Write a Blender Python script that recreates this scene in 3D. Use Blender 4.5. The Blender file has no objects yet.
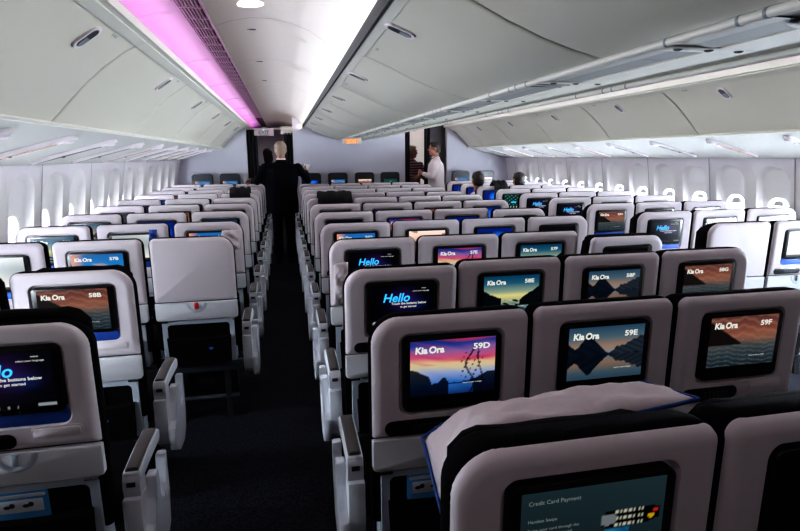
import bpy, bmesh, math, random
from mathutils import Matrix, Vector
random.seed(7)
SC = bpy.context.scene
COL = SC.collection
PI = math.pi
EYE = 1.58
ZT = 1.127            # top of a seat's white shell
LEAN = 0.02
SLOPE = 0.0034        # the cabin floor climbs a little towards the front


def floor_z(y):
    return SLOPE * (y - 0.72)


# ------------------------------------------------------------------ materials
def new_mat(name):
    m = bpy.data.materials.new(name)
    m.use_nodes = True
    nt = m.node_tree
    return m, nt, nt.nodes['Principled BSDF']


def mat(name, col, rough=0.5, metal=0.0, spec=0.5, emit=None, es=0.0, noise=0.0, nscale=40.0, bump=0.0, bscale=200.0):
    m, nt, b = new_mat(name)
    b.inputs['Base Color'].default_value = (*col, 1)
    b.inputs['Roughness'].default_value = rough
    b.inputs['Metallic'].default_value = metal
    b.inputs['Specular IOR Level'].default_value = spec
    if emit:
        b.inputs['Emission Color'].default_value = (*emit, 1)
        b.inputs['Emission Strength'].default_value = es
    tc = nt.nodes.new('ShaderNodeTexCoord')
    if noise:
        n = nt.nodes.new('ShaderNodeTexNoise')
        n.inputs['Scale'].default_value = nscale
        n.inputs['Detail'].default_value = 3
        r = nt.nodes.new('ShaderNodeMapRange')
        r.inputs['To Min'].default_value = 1 - noise
        r.inputs['To Max'].default_value = 1 + noise
        mx = nt.nodes.new('ShaderNodeVectorMath')
        mx.operation = 'SCALE'
        mx.inputs[0].default_value = col
        nt.links.new(tc.outputs['Object'], n.inputs['Vector'])
        nt.links.new(n.outputs['Fac'], r.inputs['Value'])
        nt.links.new(r.outputs['Result'], mx.inputs['Scale'])
        nt.links.new(mx.outputs['Vector'], b.inputs['Base Color'])
    if bump:
        n2 = nt.nodes.new('ShaderNodeTexNoise')
        n2.inputs['Scale'].default_value = bscale
        bp = nt.nodes.new('ShaderNodeBump')
        bp.inputs['Strength'].default_value = bump
        bp.inputs['Distance'].default_value = 0.004
        nt.links.new(tc.outputs['Object'], n2.inputs['Vector'])
        nt.links.new(n2.outputs['Fac'], bp.inputs['Height'])
        nt.links.new(bp.outputs['Normal'], b.inputs['Normal'])
    return m


M = {}
M['shell'] = mat('seat_shell_plastic', (0.77, 0.70, 0.735), 0.42, noise=0.02, nscale=8)
M['tray'] = mat('tray_plastic', (0.70, 0.70, 0.73), 0.42, noise=0.02, nscale=8)
M['housing'] = mat('lower_seat_plastic', (0.48, 0.53, 0.60), 0.45, noise=0.03, nscale=8)
M['fabric'] = mat('black_seat_fabric', (0.0055, 0.0045, 0.0058), 0.95, spec=0.06, noise=0.35, nscale=300, bump=0.4, bscale=500)
M['bezel'] = mat('black_bezel_plastic', (0.008, 0.008, 0.010), 0.3)
M['key'] = mat('grey_key_plastic', (0.10, 0.10, 0.11), 0.5)
M['armtop'] = mat('brown_grey_armrest_vinyl', (0.075, 0.062, 0.060), 0.55, noise=0.2, nscale=150)
M['armside'] = mat('armrest_white_plastic', (0.70, 0.72, 0.77), 0.4, noise=0.03, nscale=10)
M['bar'] = mat('dark_grey_metal', (0.06, 0.072, 0.085), 0.45, metal=0.4)
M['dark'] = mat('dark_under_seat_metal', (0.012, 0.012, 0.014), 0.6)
M['chrome'] = mat('small_chrome', (0.6, 0.6, 0.62), 0.2, metal=1.0)
M['red'] = mat('red_tab', (0.55, 0.02, 0.03), 0.4)
M['blue'] = mat('blue_panel', (0.02, 0.09, 0.42), 0.5)
M['bluemark'] = mat('blue_stitched_mark', (0.02, 0.16, 0.6), 0.6, emit=(0.02, 0.16, 0.6), es=0.03)  # stitched mark, given a faint glow in its own blue
M['card'] = mat('safety_card_blue', (0.08, 0.30, 0.58), 0.4)
M['cardwhite'] = mat('safety_card_white', (0.7, 0.72, 0.75), 0.4)
M['pillow'] = mat('white_pillow_cotton', (0.72, 0.64, 0.66), 0.9, spec=0.1, bump=0.6, bscale=25)
M['piping'] = mat('blue_piping', (0.01, 0.06, 0.25), 0.7)
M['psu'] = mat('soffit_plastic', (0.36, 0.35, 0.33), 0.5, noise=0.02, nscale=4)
M['wall'] = mat('sidewall_plastic', (0.68, 0.65, 0.64), 0.5, noise=0.02, nscale=4)
M['bin'] = mat('bin_plastic', (0.63, 0.60, 0.53), 0.38, noise=0.02, nscale=3)
M['binbody'] = mat('bin_body_plastic', (0.28, 0.28, 0.28), 0.5)
M['rail'] = mat('cream_rail_plastic', (0.62, 0.60, 0.55), 0.35)
M['ceil'] = mat('ceiling_plastic', (0.64, 0.61, 0.59), 0.45, noise=0.015, nscale=3)
M['cove'] = mat('cove_panel', (0.80, 0.74, 0.80), 0.5)
M['vent'] = mat('vent_dark', (0.03, 0.02, 0.03), 0.6)
M['ventbar'] = mat('vent_bar', (0.62, 0.50, 0.60), 0.5)
M['bulk'] = mat('bulkhead_laminate', (0.60, 0.59, 0.66), 0.5, noise=0.02, nscale=5)
M['curtain'] = mat('dark_curtain', (0.012, 0.012, 0.016), 0.9, noise=0.3, nscale=30)
M['greypanel'] = mat('dark_grey_partition', (0.045, 0.042, 0.045), 0.6, noise=0.05)
M['tvcase'] = mat('grey_monitor_case', (0.028, 0.030, 0.034), 0.45)
M['seam'] = mat('dark_seam', (0.05, 0.05, 0.05), 0.7)
M['lens'] = mat('reading_light_lens', (0.13, 0.135, 0.13), 0.15)
M['lenswarm'] = mat('reading_light_lens_warm', (0.50, 0.33, 0.27), 0.2)
M['latchdark'] = mat('latch_dark', (0.035, 0.04, 0.045), 0.3)
M['latchgrey'] = mat('latch_grey', (0.20, 0.22, 0.24), 0.3)
M['placard'] = mat('placard_ink', (0.10, 0.10, 0.10), 0.6)
M['galley'] = mat('galley_white_glow', (0.78, 0.75, 0.72), 0.5, emit=(1, .95, .9), es=0.25)  # glow stands in for light falling on the galley wall
M['orange'] = mat('exit_letters_orange', (0.9, 0.2, 0.03), 0.5, emit=(1.0, 0.22, 0.03), es=1.1)
M['signbox'] = mat('exit_sign_box', (0.45, 0.36, 0.40), 0.5)
M['green'] = mat('green_led', (0.05, 0.8, 0.4), 0.5, emit=(0.05, 0.8, 0.5), es=1.0)
M['fixture'] = mat('ceiling_light_lens', (0.9, 0.9, 0.9), 0.4, emit=(1, 0.98, 0.95), es=1.3)
M['pane'] = mat('bright_window_pane', (0.9, 0.95, 1.0), 0.3, emit=(0.82, 0.91, 1.0), es=62.0)
M['pane_r'] = mat('bright_window_pane_right', (0.9, 0.95, 1.0), 0.3, emit=(0.80, 0.90, 1.0), es=210.0)
M['shade'] = mat('window_shade_plastic', (0.50, 0.50, 0.49), 0.6)
M['skin'] = mat('skin_tone', (0.42, 0.19, 0.13), 0.55, noise=0.06, nscale=20)
M['skin_dark'] = mat('skin_tone_tan', (0.30, 0.14, 0.10), 0.55, noise=0.06, nscale=20)
M['hair_grey'] = mat('pale_grey_hair', (0.27, 0.21, 0.165), 0.8, noise=0.3, nscale=60, bump=0.8, bscale=90)
M['hair_dark'] = mat('dark_brown_hair', (0.018, 0.010, 0.008), 0.6, noise=0.3, nscale=60, bump=0.8, bscale=90)
M['trouser'] = mat('dark_navy_trousers', (0.005, 0.006, 0.011), 0.95, spec=0.06, noise=0.2)
M['shoe'] = mat('black_leather', (0.006, 0.006, 0.006), 0.35)
M['blackcoat'] = mat('black_coat', (0.010, 0.009, 0.011), 0.9, noise=0.3, nscale=40)
M['whiteshirt'] = mat('white_shirt_cotton', (0.72, 0.62, 0.62), 0.85, bump=0.5, bscale=22)
M['tie'] = mat('black_tie_silk', (0.010, 0.010, 0.014), 0.5)
M['eyewhite'] = mat('eye_dark', (0.02, 0.015, 0.012), 0.2)
M['lip'] = mat('lip_tone', (0.35, 0.12, 0.10), 0.5)
M['paper'] = mat('white_paper', (0.75, 0.75, 0.75), 0.8)


def carpet_mat():
    m, nt, b = new_mat('dark_navy_carpet')
    tc = nt.nodes.new('ShaderNodeTexCoord')
    n = nt.nodes.new('ShaderNodeTexNoise')
    n.inputs['Scale'].default_value = 110
    n.inputs['Detail'].default_value = 4
    cr = nt.nodes.new('ShaderNodeValToRGB')
    cr.color_ramp.elements[0].position = 0.35
    cr.color_ramp.elements[0].color = (0.008, 0.008, 0.012, 1)
    cr.color_ramp.elements[1].position = 0.7
    cr.color_ramp.elements[1].color = (0.030, 0.031, 0.041, 1)
    bp = nt.nodes.new('ShaderNodeBump')
    bp.inputs['Strength'].default_value = 0.5
    nt.links.new(tc.outputs['Object'], n.inputs['Vector'])
    nt.links.new(n.outputs['Fac'], cr.inputs['Fac'])
    nt.links.new(cr.outputs['Color'], b.inputs['Base Color'])
    nt.links.new(n.outputs['Fac'], bp.inputs['Height'])
    nt.links.new(bp.outputs['Normal'], b.inputs['Normal'])
    b.inputs['Roughness'].default_value = 0.95
    b.inputs['Specular IOR Level'].default_value = 0.1
    return m


def stripe_mat(name, a, bcol, scale, direction='X', lo=0.45, hi=0.55):
    m, nt, b = new_mat(name)
    tc = nt.nodes.new('ShaderNodeTexCoord')
    w = nt.nodes.new('ShaderNodeTexWave')
    w.bands_direction = direction
    w.inputs['Scale'].default_value = scale
    cr = nt.nodes.new('ShaderNodeValToRGB')
    cr.color_ramp.elements[0].position = lo
    cr.color_ramp.elements[0].color = (*a, 1)
    cr.color_ramp.elements[1].position = hi
    cr.color_ramp.elements[1].color = (*bcol, 1)
    nt.links.new(tc.outputs['Object'], w.inputs['Vector'])
    nt.links.new(w.outputs['Fac'], cr.inputs['Fac'])
    nt.links.new(cr.outputs['Color'], b.inputs['Base Color'])
    b.inputs['Roughness'].default_value = 0.95
    b.inputs['Specular IOR Level'].default_value = 0.08
    return m


def screen_mat():
    m, nt, b = new_mat('lit_screen_picture')
    at = nt.nodes.new('ShaderNodeAttribute')
    at.attribute_name = 'Col'
    nt.links.new(at.outputs['Color'], b.inputs['Emission Color'])
    b.inputs['Emission Strength'].default_value = 0.85
    b.inputs['Base Color'].default_value = (0.004, 0.004, 0.005, 1)
    b.inputs['Roughness'].default_value = 0.25
    return m


M['carpet'] = carpet_mat()
M['shirtcollar'] = mat('white_collar', (0.8, 0.8, 0.8), 0.8)
M['suit'] = stripe_mat('dark_pinstripe_suit', (0.004, 0.004, 0.007), (0.010, 0.0105, 0.015), 9, 'X', 0.9, 0.98)
M['striped'] = stripe_mat('dark_red_striped_polo', (0.10, 0.035, 0.045), (0.32, 0.22, 0.24), 6.5, 'Z')
M['screen'] = screen_mat()


def glow(name, col, s):
    return mat(name, (0.02, 0.02, 0.02), 0.5, emit=col, es=s)


M['txtwhite'] = glow('screen_letters_white', (0.85, 0.86, 0.78), 0.6)
M['txtcyan'] = glow('screen_letters_cyan', (0.04, 0.45, 0.85), 1.0)
M['txtdim'] = glow('screen_letters_grey', (0.42, 0.45, 0.46), 0.35)
M['tvstrip'] = glow('monitor_strip', (0.1, 0.45, 0.9), 1.5)


# ------------------------------------------------------------------ mesh helpers
class MB:
    def __init__(self):
        self.bm = bmesh.new()

    def ring(self, pts):
        return [self.bm.verts.new(p) for p in pts]

    def bridge(self, a, b, close=True):
        n = len(a)
        for i in range(n if close else n - 1):
            j = (i + 1) % n
            try:
                self.bm.faces.new((a[i], a[j], b[j], b[i]))
            except ValueError:
                pass

    def cap(self, r):
        try:
            self.bm.faces.new(r)
        except ValueError:
            pass

    def loft(self, rings, cap0=True, cap1=True):
        rs = [self.ring(r) for r in rings]
        for a, b in zip(rs, rs[1:]):
            self.bridge(a, b)
        if cap0:
            self.cap(list(reversed(rs[0])))
        if cap1:
            self.cap(rs[-1])
        return rs

    def box(self, x0, x1, y0, y1, z0, z1, f=None, bev=0.0):
        vs = []
        for z in (z0, z1):
            for x, y in ((x0, y0), (x1, y0), (x1, y1), (x0, y1)):
                vs.append(self.bm.verts.new(f(x, y, z) if f else (x, y, z)))
        q = [(3, 2, 1, 0), (4, 5, 6, 7), (0, 1, 5, 4), (1, 2, 6, 5), (2, 3, 7, 6), (3, 0, 4, 7)]
        fs = [self.bm.faces.new([vs[i] for i in k]) for k in q]
        if bev:
            es = list({e for fc in fs for e in fc.edges})
            bmesh.ops.bevel(self.bm, geom=es, offset=bev, segments=2, affect='EDGES', profile=0.5)
        return self

    def tube(self, path, r, n=8, cap=True):
        rings = []
        P = [Vector(p) for p in path]
        rr = r if isinstance(r, (list, tuple)) else [r] * len(P)
        up0 = None
        for i, p in enumerate(P):
            d = (P[min(i + 1, len(P) - 1)] - P[max(i - 1, 0)]).normalized()
            up = Vector((0, 0, 1)) if abs(d.z) < 0.95 else Vector((1, 0, 0))
            if up0 is not None:
                up = up0
            s = d.cross(up)
            if s.length < 1e-4:
                s = d.cross(Vector((0, 1, 0)))
            s.normalize()
            t = s.cross(d).normalized()
            up0 = t
            rings.append([p + s * math.cos(a) * rr[i] + t * math.sin(a) * rr[i] for a in [2 * PI * k / n for k in range(n)]])
        self.loft(rings, cap, cap)
        return self

    def ellipsoid(self, c, r, seg=16, rings=10, rot=None):
        c = Vector(c)
        R = rot or Matrix.Identity(3)
        rs = []
        for i in range(1, rings):
            th = PI * i / rings
            rs.append([c + R @ Vector((r[0] * math.sin(th) * math.cos(a), r[1] * math.sin(th) * math.sin(a), r[2] * math.cos(th)))
                       for a in [2 * PI * k / seg for k in range(seg)]])
        V = [self.ring(q) for q in rs]
        for a, b in zip(V, V[1:]):
            self.bridge(a, b)
        t = self.bm.verts.new(c + R @ Vector((0, 0, r[2])))
        b_ = self.bm.verts.new(c + R @ Vector((0, 0, -r[2])))
        for i in range(seg):
            self.bm.faces.new((t, V[0][i], V[0][(i + 1) % seg]))
            self.bm.faces.new((b_, V[-1][(i + 1) % seg], V[-1][i]))
        return self

    def capsule(self, a, b, ra, rb, seg=12):
        a, b = Vector(a), Vector(b)
        self.ellipsoid(a, (ra,) * 3, seg, 8)
        self.ellipsoid(b, (rb,) * 3, seg, 8)
        self.tube([a, b], [ra, rb], seg)
        return self

    def prism(self, prof, y0, y1, cap=True):
        """closed profile (x,z) extruded along Y"""
        self.loft([[(x, y0, z) for x, z in prof], [(x, y1, z) for x, z in prof]], cap, cap)
        return self

    def sheet(self, prof, y0, y1, step=None):
        """open profile (x,z) swept along Y"""
        a = self.ring([(x, y0, z) for x, z in prof])
        b = self.ring([(x, y1, z) for x, z in prof])
        self.bridge(a, b, False)
        return self

    def mesh(self, name, smooth=0.6):
        bmesh.ops.recalc_face_normals(self.bm, faces=self.bm.faces)
        me = bpy.data.meshes.new(name)
        self.bm.to_mesh(me)
        self.bm.free()
        if smooth:
            me.polygons.foreach_set('use_smooth', [True] * len(me.polygons))
            me.set_sharp_from_angle(angle=smooth)
        return me


def link(name, me, m=None, parent=None):
    if m is not None and not me.materials:
        me.materials.append(m)
    o = bpy.data.objects.new(name, me)
    COL.objects.link(o)
    if parent:
        o.parent = parent
    return o


def put(name, mb, m, parent=None, smooth=0.6):
    return link(name, mb.mesh(name, smooth), m, parent)


def tag(o, label, cat, group=None, kind=None):
    o['label'] = label
    o['category'] = cat
    if group:
        o['group'] = group
    if kind:
        o['kind'] = kind
    return o


def struct(name, mb, m, label, cat='structure', smooth=0.6, parent=None):
    o = put(name, mb, m, parent, smooth)
    if parent is None:
        tag(o, label, cat, None, 'structure')
    return o


def empty(name, loc, label, cat, group=None, rot=None):
    o = bpy.data.objects.new(name, None)
    COL.objects.link(o)
    o.location = loc
    if rot:
        o.rotation_euler = rot
    o.empty_display_size = 0.1
    return tag(o, label, cat, group)


def rrect(x0, x1, z0, z1, r, n=5):
    """rounded rectangle, CCW from the right-bottom; r = (tl, tr, br, bl) or one number"""
    if not isinstance(r, (tuple, list)):
        r = (r,) * 4
    tl, tr, br, bl = r
    out = []
    for cx, cz, rad, a0 in ((x1 - br, z0 + br, br, -90), (x1 - tr, z1 - tr, tr, 0), (x0 + tl, z1 - tl, tl, 90), (x0 + bl, z0 + bl, bl, 180)):
        for k in range(n + 1):
            a = math.radians(a0 + 90 * k / n)
            out.append((cx + rad * math.cos(a), cz + rad * math.sin(a)))
    return out


def B(u, z, d=0.0):
    """seat back coordinates -> seat local: d is depth into the seat (forward)"""
    return (u, (ZT - z) * LEAN + d, z)


def ringB(x0, x1, z0, z1, r, d, n=5, inset=0.0):
    rr = r if isinstance(r, (tuple, list)) else (r,) * 4
    rr = tuple(max(q - inset, 0.003) for q in rr)
    return [B(x, z, d) for x, z in rrect(x0 + inset, x1 - inset, z0 + inset, z1 - inset, rr, n)]


def slabB(mb, x0, x1, z0, z1, r, d0, d1, e=0.004, n=4):
    """rounded slab in seat-back space with softened rear edge (d0 is the side facing the camera)"""
    mb.loft([ringB(x0, x1, z0, z1, r, d1, n), ringB(x0, x1, z0, z1, r, d0 + e, n), ringB(x0, x1, z0, z1, r, d0 + e * 0.3, n, e * 0.3), ringB(x0, x1, z0, z1, r, d0, n, e)])
    return mb


TXT = {}


def text_mesh(s, size, f, key=None, bold=0.0, shear=0.0, align='LEFT'):
    """letters as a flat mesh; f maps text (x,y) to 3-D"""
    cu = bpy.data.curves.new('letters', 'FONT')
    cu.body = s
    cu.size = size
    cu.offset = bold
    cu.shear = shear
    cu.align_x = align
    cu.resolution_u = 3
    ob = bpy.data.objects.new('letters', cu)
    COL.objects.link(ob)
    dg = bpy.context.evaluated_depsgraph_get()
    me = bpy.data.meshes.new_from_object(ob.evaluated_get(dg))
    bpy.data.objects.remove(ob)
    bpy.data.curves.remove(cu)
    for v in me.vertices:
        v.co = f(v.co.x, v.co.y)
    return me


def merge_meshes(mes, name):
    bm = bmesh.new()
    for me in mes:
        bm.from_mesh(me)
    out = bpy.data.meshes.new(name)
    bm.to_mesh(out)
    bm.free()
    return out


# ------------------------------------------------------------------ screen pictures (painted per vertex)
def srgb(*c):
    return tuple((v / 255) ** 2.2 for v in c)


def mix(a, b, t):
    t = min(1, max(0, t))
    return tuple(x + (y - x) * t for x, y in zip(a, b))


def ramp(t, stops):
    for (t0, c0), (t1, c1) in zip(stops, stops[1:]):
        if t <= t1:
            return mix(c0, c1, (t - t0) / (t1 - t0))
    return stops[-1][1]


def wob(x, s):
    return math.sin(x * 7.1 + s) * 0.5 + math.sin(x * 17.3 + s * 2.1) * 0.3 + math.sin(x * 41 + s * 3.7) * 0.2


def pic_sunset(u, v):
    t = v + 0.04 * wob(u * 0.6 + v * 0.8, 1)
    c = ramp(t, [(0, srgb(30, 60, 110)), (.2, srgb(60, 120, 190)), (.38, srgb(150, 165, 205)), (.5, srgb(205, 195, 165)), (.58, srgb(225, 190, 150)),
                 (.68, srgb(205, 95, 130)), (.8, srgb(150, 110, 165)), (.92, srgb(60, 75, 150)), (1, srgb(40, 60, 130))])
    cl = math.sin(u * 5 + v * 26 + 2 * math.sin(u * 4)) * math.sin(v * 9 + u * 3)
    if v > .55 and cl > .25:
        c = mix(c, srgb(190, 70, 110), (cl - .25) * 1.2)
    land = .16 + .34 * max(0, 1 - u / .24) ** .35 * (u < .24) + .12 * math.exp(-((u - .40) / .05) ** 2) + .08 * math.exp(-((u - .3) / .1) ** 2) + .02 * wob(u, 3)
    if u > .45:
        land = .2 + .17 * math.exp(-((u - 1) / .25) ** 2) + .012 * wob(u * 2, 1)
        if v < .18 and u < .75:
            land = .0
    if v < land:
        c = mix(srgb(8, 12, 26), c, 0.06)
    if u > .56 and ((abs(u - .70 - .05 * math.sin(v * 9)) < .012 and v < .86) or (abs(u - .82 - .03 * math.sin(v * 7)) < .008 and v < .8)
                    or (math.sin(u * 60 + v * 22) * math.sin(v * 50 - u * 20) > .72 and abs(u - .72) < .13 and .15 < v < .78)):
        c = mix(c, srgb(12, 16, 34), .85)
    return c


def pic_mountain(u, v):
    h = .46
    vv = v if v > h else h + (h - v) * 1.05
    dim = 1 if v > h else .75
    c = ramp(vv, [(h, srgb(150, 165, 175)), (.62, srgb(180, 150, 130)), (.8, srgb(100, 125, 140)), (1, srgb(60, 95, 120))])
    m1 = h + .40 * max(0, 1 - abs(u - .27) / .27) + .02 * wob(u * 3, 2)
    m2 = h + .34 * max(0, 1 - abs(u - .95) / .48) ** 1.2 + .05 * wob(u * 2, 5) * (u > .55)
    m0 = h + .24 * max(0, 1 - u / .2)
    if vv < max(m1, m0):
        c = mix(srgb(16, 26, 40), srgb(40, 55, 70), .3 + .3 * wob(u * 4 + vv * 5, 1))
    elif vv < m2:
        c = mix(srgb(28, 42, 58), srgb(90, 100, 110), .25 + .25 * wob(u * 6 + vv * 9, 4))
    return tuple(x * dim for x in c)


def pic_beach(u, v):
    c = ramp(v + .03 * wob(u + v * 2, 2), [(0, srgb(45, 62, 72)), (.25, srgb(70, 84, 92)), (.42, srgb(96, 100, 102)), (.5, srgb(140, 115, 105)), (.62, srgb(175, 120, 100)),
                                           (.78, srgb(150, 95, 85)), (1, srgb(120, 80, 78))])
    if .5 < v and math.sin(v * 40 + u * 6 + wob(u, 1) * 3) > .4:
        c = mix(c, srgb(205, 150, 120), .35)
    if v < .46 and math.sin(v * 70 + u * 9 + 3 * wob(u, 3)) > .55:
        c = mix(c, srgb(140, 150, 150), .35)
    hill = .46 + .44 * (1 - max(0, (u - .02) / .46)) ** 1.0 if u < .48 else .0
    if .44 < v < hill:
        c = srgb(42, 36, 34)
    return c


def pic_sea(u, v):
    c = ramp(v, [(0, srgb(20, 60, 75)), (.22, srgb(70, 115, 125)), (.38, srgb(190, 190, 140)), (.48, srgb(225, 215, 150)), (.58, srgb(150, 170, 150)), (.8, srgb(45, 105, 130)), (1, srgb(22, 75, 105))])
    if v < .36:
        w = math.sin(v * 60 + u * 14 + 3 * wob(u, 2))
        c = mix(c, srgb(200, 215, 205), .5 * max(0, w))
        if math.sin(u * 23 + v * 31) * math.sin(u * 9 - v * 20) > .45:
            c = srgb(22, 28, 32)
    if v < .4 + .22 * max(0, 1 - u / .3) + .02 * wob(u * 3, 2) and v > .22 and u < .32:
        c = srgb(16, 24, 30)
    if v < .36 + .34 * max(0, 1 - (1 - u) / .35) + .02 * wob(u * 3, 4) and v > .2 and u > .65:
        c = srgb(18, 26, 30)
    return c


def pic_hello(u, v):
    g = math.exp(-(((u - .52) / .2) ** 2 + ((v - .62) / .24) ** 2))
    c = mix(srgb(8, 12, 26), srgb(70, 42, 110), g)
    g2 = math.exp(-(((u - .72) / .14) ** 2 + ((v - .5) / .12) ** 2))
    c = mix(c, srgb(30, 60, 130), g2 * .6)
    if v < .10:
        c = srgb(4, 5, 8)
        if .03 < u < .16:
            c = srgb(215, 222, 228)
        elif u < .62 and math.sin(u * 62) > .6 and .03 < v < .08:
            c = srgb(150, 155, 160)
        elif u > .82 and v > .05:
            c = srgb(170, 175, 180)
    return c


def pic_menu(u, v):
    c = mix(srgb(30, 44, 50), srgb(52, 70, 74), v * .6 + .2 * u)
    # remote control drawing
    rx, rz = (u - .76) / .21, (v - .60 - .02 * (u - .76)) / .085
    if abs(rx) < 1 and abs(rz) < (1 if abs(rx) < .85 else .75):
        c = srgb(10, 12, 14)
        if (rx + .78) ** 2 * 4.5 + rz ** 2 * .9 < .5:
            c = srgb(120, 125, 128)
        elif -.55 < rx < .45 and math.sin(u * 330) > -.1 and math.sin(v * 260) > -.2:
            c = srgb(185, 185, 170)
        elif (rx - .72) ** 2 + (rz + .3) ** 2 * .2 < .02:
            c = srgb(200, 160, 30)
        elif (rx - .85) ** 2 + (rz - .3) ** 2 * .2 < .01:
            c = srgb(190, 50, 40)
    if .58 < u < .76 and .22 < v < .49:
        c = mix(srgb(18, 80, 120), srgb(40, 130, 170), .5 + .5 * wob(u * 3 + v * 2, 1))
    return c


def pic_grey(u, v):
    return mix(srgb(150, 158, 160), srgb(205, 205, 200), .5 + .5 * math.sin(v * 5 + u * 2)) if v > .08 else srgb(60, 60, 60)


def pic_map(u, v):
    c = srgb(14, 40, 46)
    if math.sin(u * 29) * math.sin(v * 23 + u * 5) > .35:
        c = srgb(70, 120, 105)
    if abs(u - .5) < .12 and abs(v - .42) < .06:
        c = srgb(60, 190, 230)
    if v < .12:
        c = srgb(170, 175, 150) if math.sin(u * 40) > .5 else srgb(14, 20, 22)
    return c


def pic_sky(u, v):
    c = ramp(v, [(0, srgb(20, 50, 80)), (.5, srgb(60, 120, 160)), (.72, srgb(40, 130, 190)), (1, srgb(50, 110, 170))])
    if u < .25 and v > .55:
        c = mix(c, srgb(225, 160, 130), (1 - u / .25))
    if .3 < v < .7 and math.sin(u * 9 + v * 14) > .5:
        c = mix(c, srgb(220, 170, 150), .5)
    return c


def pic_blue(u, v):
    return mix(srgb(10, 40, 110), srgb(40, 120, 220), max(0, 1 - ((u - .6) / .35) ** 2 - ((v - .5) / .4) ** 2))


def pic_off(u, v):
    return srgb(5, 6, 8)


def pic_cream(u, v):
    c = ramp(v, [(0, srgb(60, 60, 70)), (.5, srgb(150, 120, 110)), (.75, srgb(225, 190, 170)), (1, srgb(235, 215, 205))])
    if math.sin(u * 11) * math.sin(v * 13 + u * 7) > .5:
        c = mix(c, srgb(90, 70, 70), .7)
    return c


PICS = dict(sunset=pic_sunset, mountain=pic_mountain, beach=pic_beach, sea=pic_sea, hello=pic_hello, menu=pic_menu, grey=pic_grey, map=pic_map,
            sky=pic_sky, blue=pic_blue, off=pic_off, cream=pic_cream)
PICWORD = dict(sunset='pink sunset', mountain='mountain lake', beach='brown beach', sea='rocky sea', hello='dark welcome', menu='slate menu', grey='pale grey', map='dark map',
               sky='blue sky', blue='blue', off='unlit', cream='cream')
SU0, SU1, SZ0, SZ1 = -0.130, 0.130, 0.884, 1.056     # picture area of a seat-back screen


DIM = dict(sunset=.72, beach=.5, mountain=.55, sea=.7, hello=.55, menu=.7, cream=.9, sky=.8)


def picture_mesh(kind, f, nx=84, ny=56):
    fn = PICS[kind]
    bm = bmesh.new()
    lay = bm.verts.layers.float_color.new('Col')
    g = []
    for j in range(ny + 1):
        row = []
        for i in range(nx + 1):
            u, v = i / nx, j / ny
            w = bm.verts.new(f(u, v))
            c = tuple(DIM.get(kind, 1) * x for x in fn(u, v))
            w[lay] = (*[max(0, x) for x in c], 1)
            row.append(w)
        g.append(row)
    for j in range(ny):
        for i in range(nx):
            bm.faces.new((g[j][i], g[j][i + 1], g[j + 1][i + 1], g[j + 1][i]))
    me = bpy.data.meshes.new('display')
    bm.to_mesh(me)
    bm.free()
    me.materials.append(M['screen'])
    return me


DISP = {k: picture_mesh(k, lambda u, v: B(SU0 + u * (SU1 - SU0), SZ0 + v * (SZ1 - SZ0), -0.0062)) for k in PICS}


# ------------------------------------------------------------------ seat parts (meshes cached and shared)
CACHE = {}


def cached(key, fn):
    if key not in CACHE:
        CACHE[key] = fn()
    return CACHE[key]


def m_shell(hw, ol, orr, blank):
    tl, tr = (0.085 if ol else 0.035), (0.085 if orr else 0.035)
    r = (tl, tr, 0.008, 0.008)
    a = (-hw, hw, 0.754, ZT)
    mb = MB()
    rings = [ringB(*a, r, 0.036, n=9), ringB(*a, r, 0.022, n=9), ringB(*a, r, 0.011, inset=0.0035, n=9), ringB(*a, r, 0.004, inset=0.011, n=9), ringB(*a, r, 0.0, inset=0.024, n=9)]
    if not blank:
        q = (-0.162, 0.162, 0.824, 1.080)
        rings += [ringB(*a, r, 0.0, inset=0.030, n=9), ringB(*q, 0.032, 0.0, n=9), ringB(*q, 0.032, 0.004, inset=0.003, n=9), ringB(*q, 0.032, 0.017, inset=0.007, n=9)]
    mb.loft(rings, cap0=False)
    return mb.mesh('back_shell', 0.75)


def m_tray(hw):
    mb = MB()
    slabB(mb, -hw, hw, 0.646, 0.7510, (0.004, 0.004, 0.016, 0.016), 0.0, 0.05, 0.007)
    return mb.mesh('tray_table')


def m_latch_cup():
    mb = MB()
    # half-round scoop on the top edge of the tray
    rings = []
    for k, (rad, d) in enumerate(((0.058, -0.001), (0.054, -0.0025), (0.046, -0.0025), (0.040, 0.0005), (0.014, 0.0008))):
        pts = []
        for i in range(19):
            a = PI + PI * i / 18
            pts.append(B(rad * math.cos(a), 0.747 + rad * math.sin(a), d))
        rings.append(pts)
    V = [mb.ring(q) for q in rings]
    for p, q in zip(V, V[1:]):
        mb.bridge(p, q, False)
    mb.cap(V[-1])
    return mb.mesh('tray_latch')


def m_latch_tab():
    mb = MB()
    slabB(mb, -0.011, 0.011, 0.711, 0.750, 0.006, -0.010, 0.0, 0.003, 3)
    return mb.mesh('latch_tab')


def m_bezel(zb=0.838):
    mb = MB()
    slabB(mb, -0.150, 0.150, zb, 1.068, 0.020, -0.006, 0.016, 0.005, 5)
    return mb.mesh('screen')


def m_buttons():
    mb = MB()
    for i in range(9):
        if i in (3,):
            continue
        u = -0.045 + i * 0.0125
        slabB(mb, u, u + 0.006, 0.858, 0.862, 0.0015, -0.0068, -0.004, 0.0005, 2)
    return mb.mesh('screen_buttons')


def m_handset():
    mb = MB()
    slabB(mb, -0.205, 0.010, 0.764, 0.811, 0.023, -0.004, 0.012, 0.005, 5)
    return mb.mesh('handset')


def m_keys():
    mb = MB()
    for i in range(6):
        for j in range(2):
            u = -0.12 + i * 0.016
            z = 0.778 + j * 0.012
            slabB(mb, u, u + 0.009, z, z + 0.006, 0.002, -0.006, -0.003, 0.001, 2)
    return mb.mesh('handset_keys')


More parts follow.
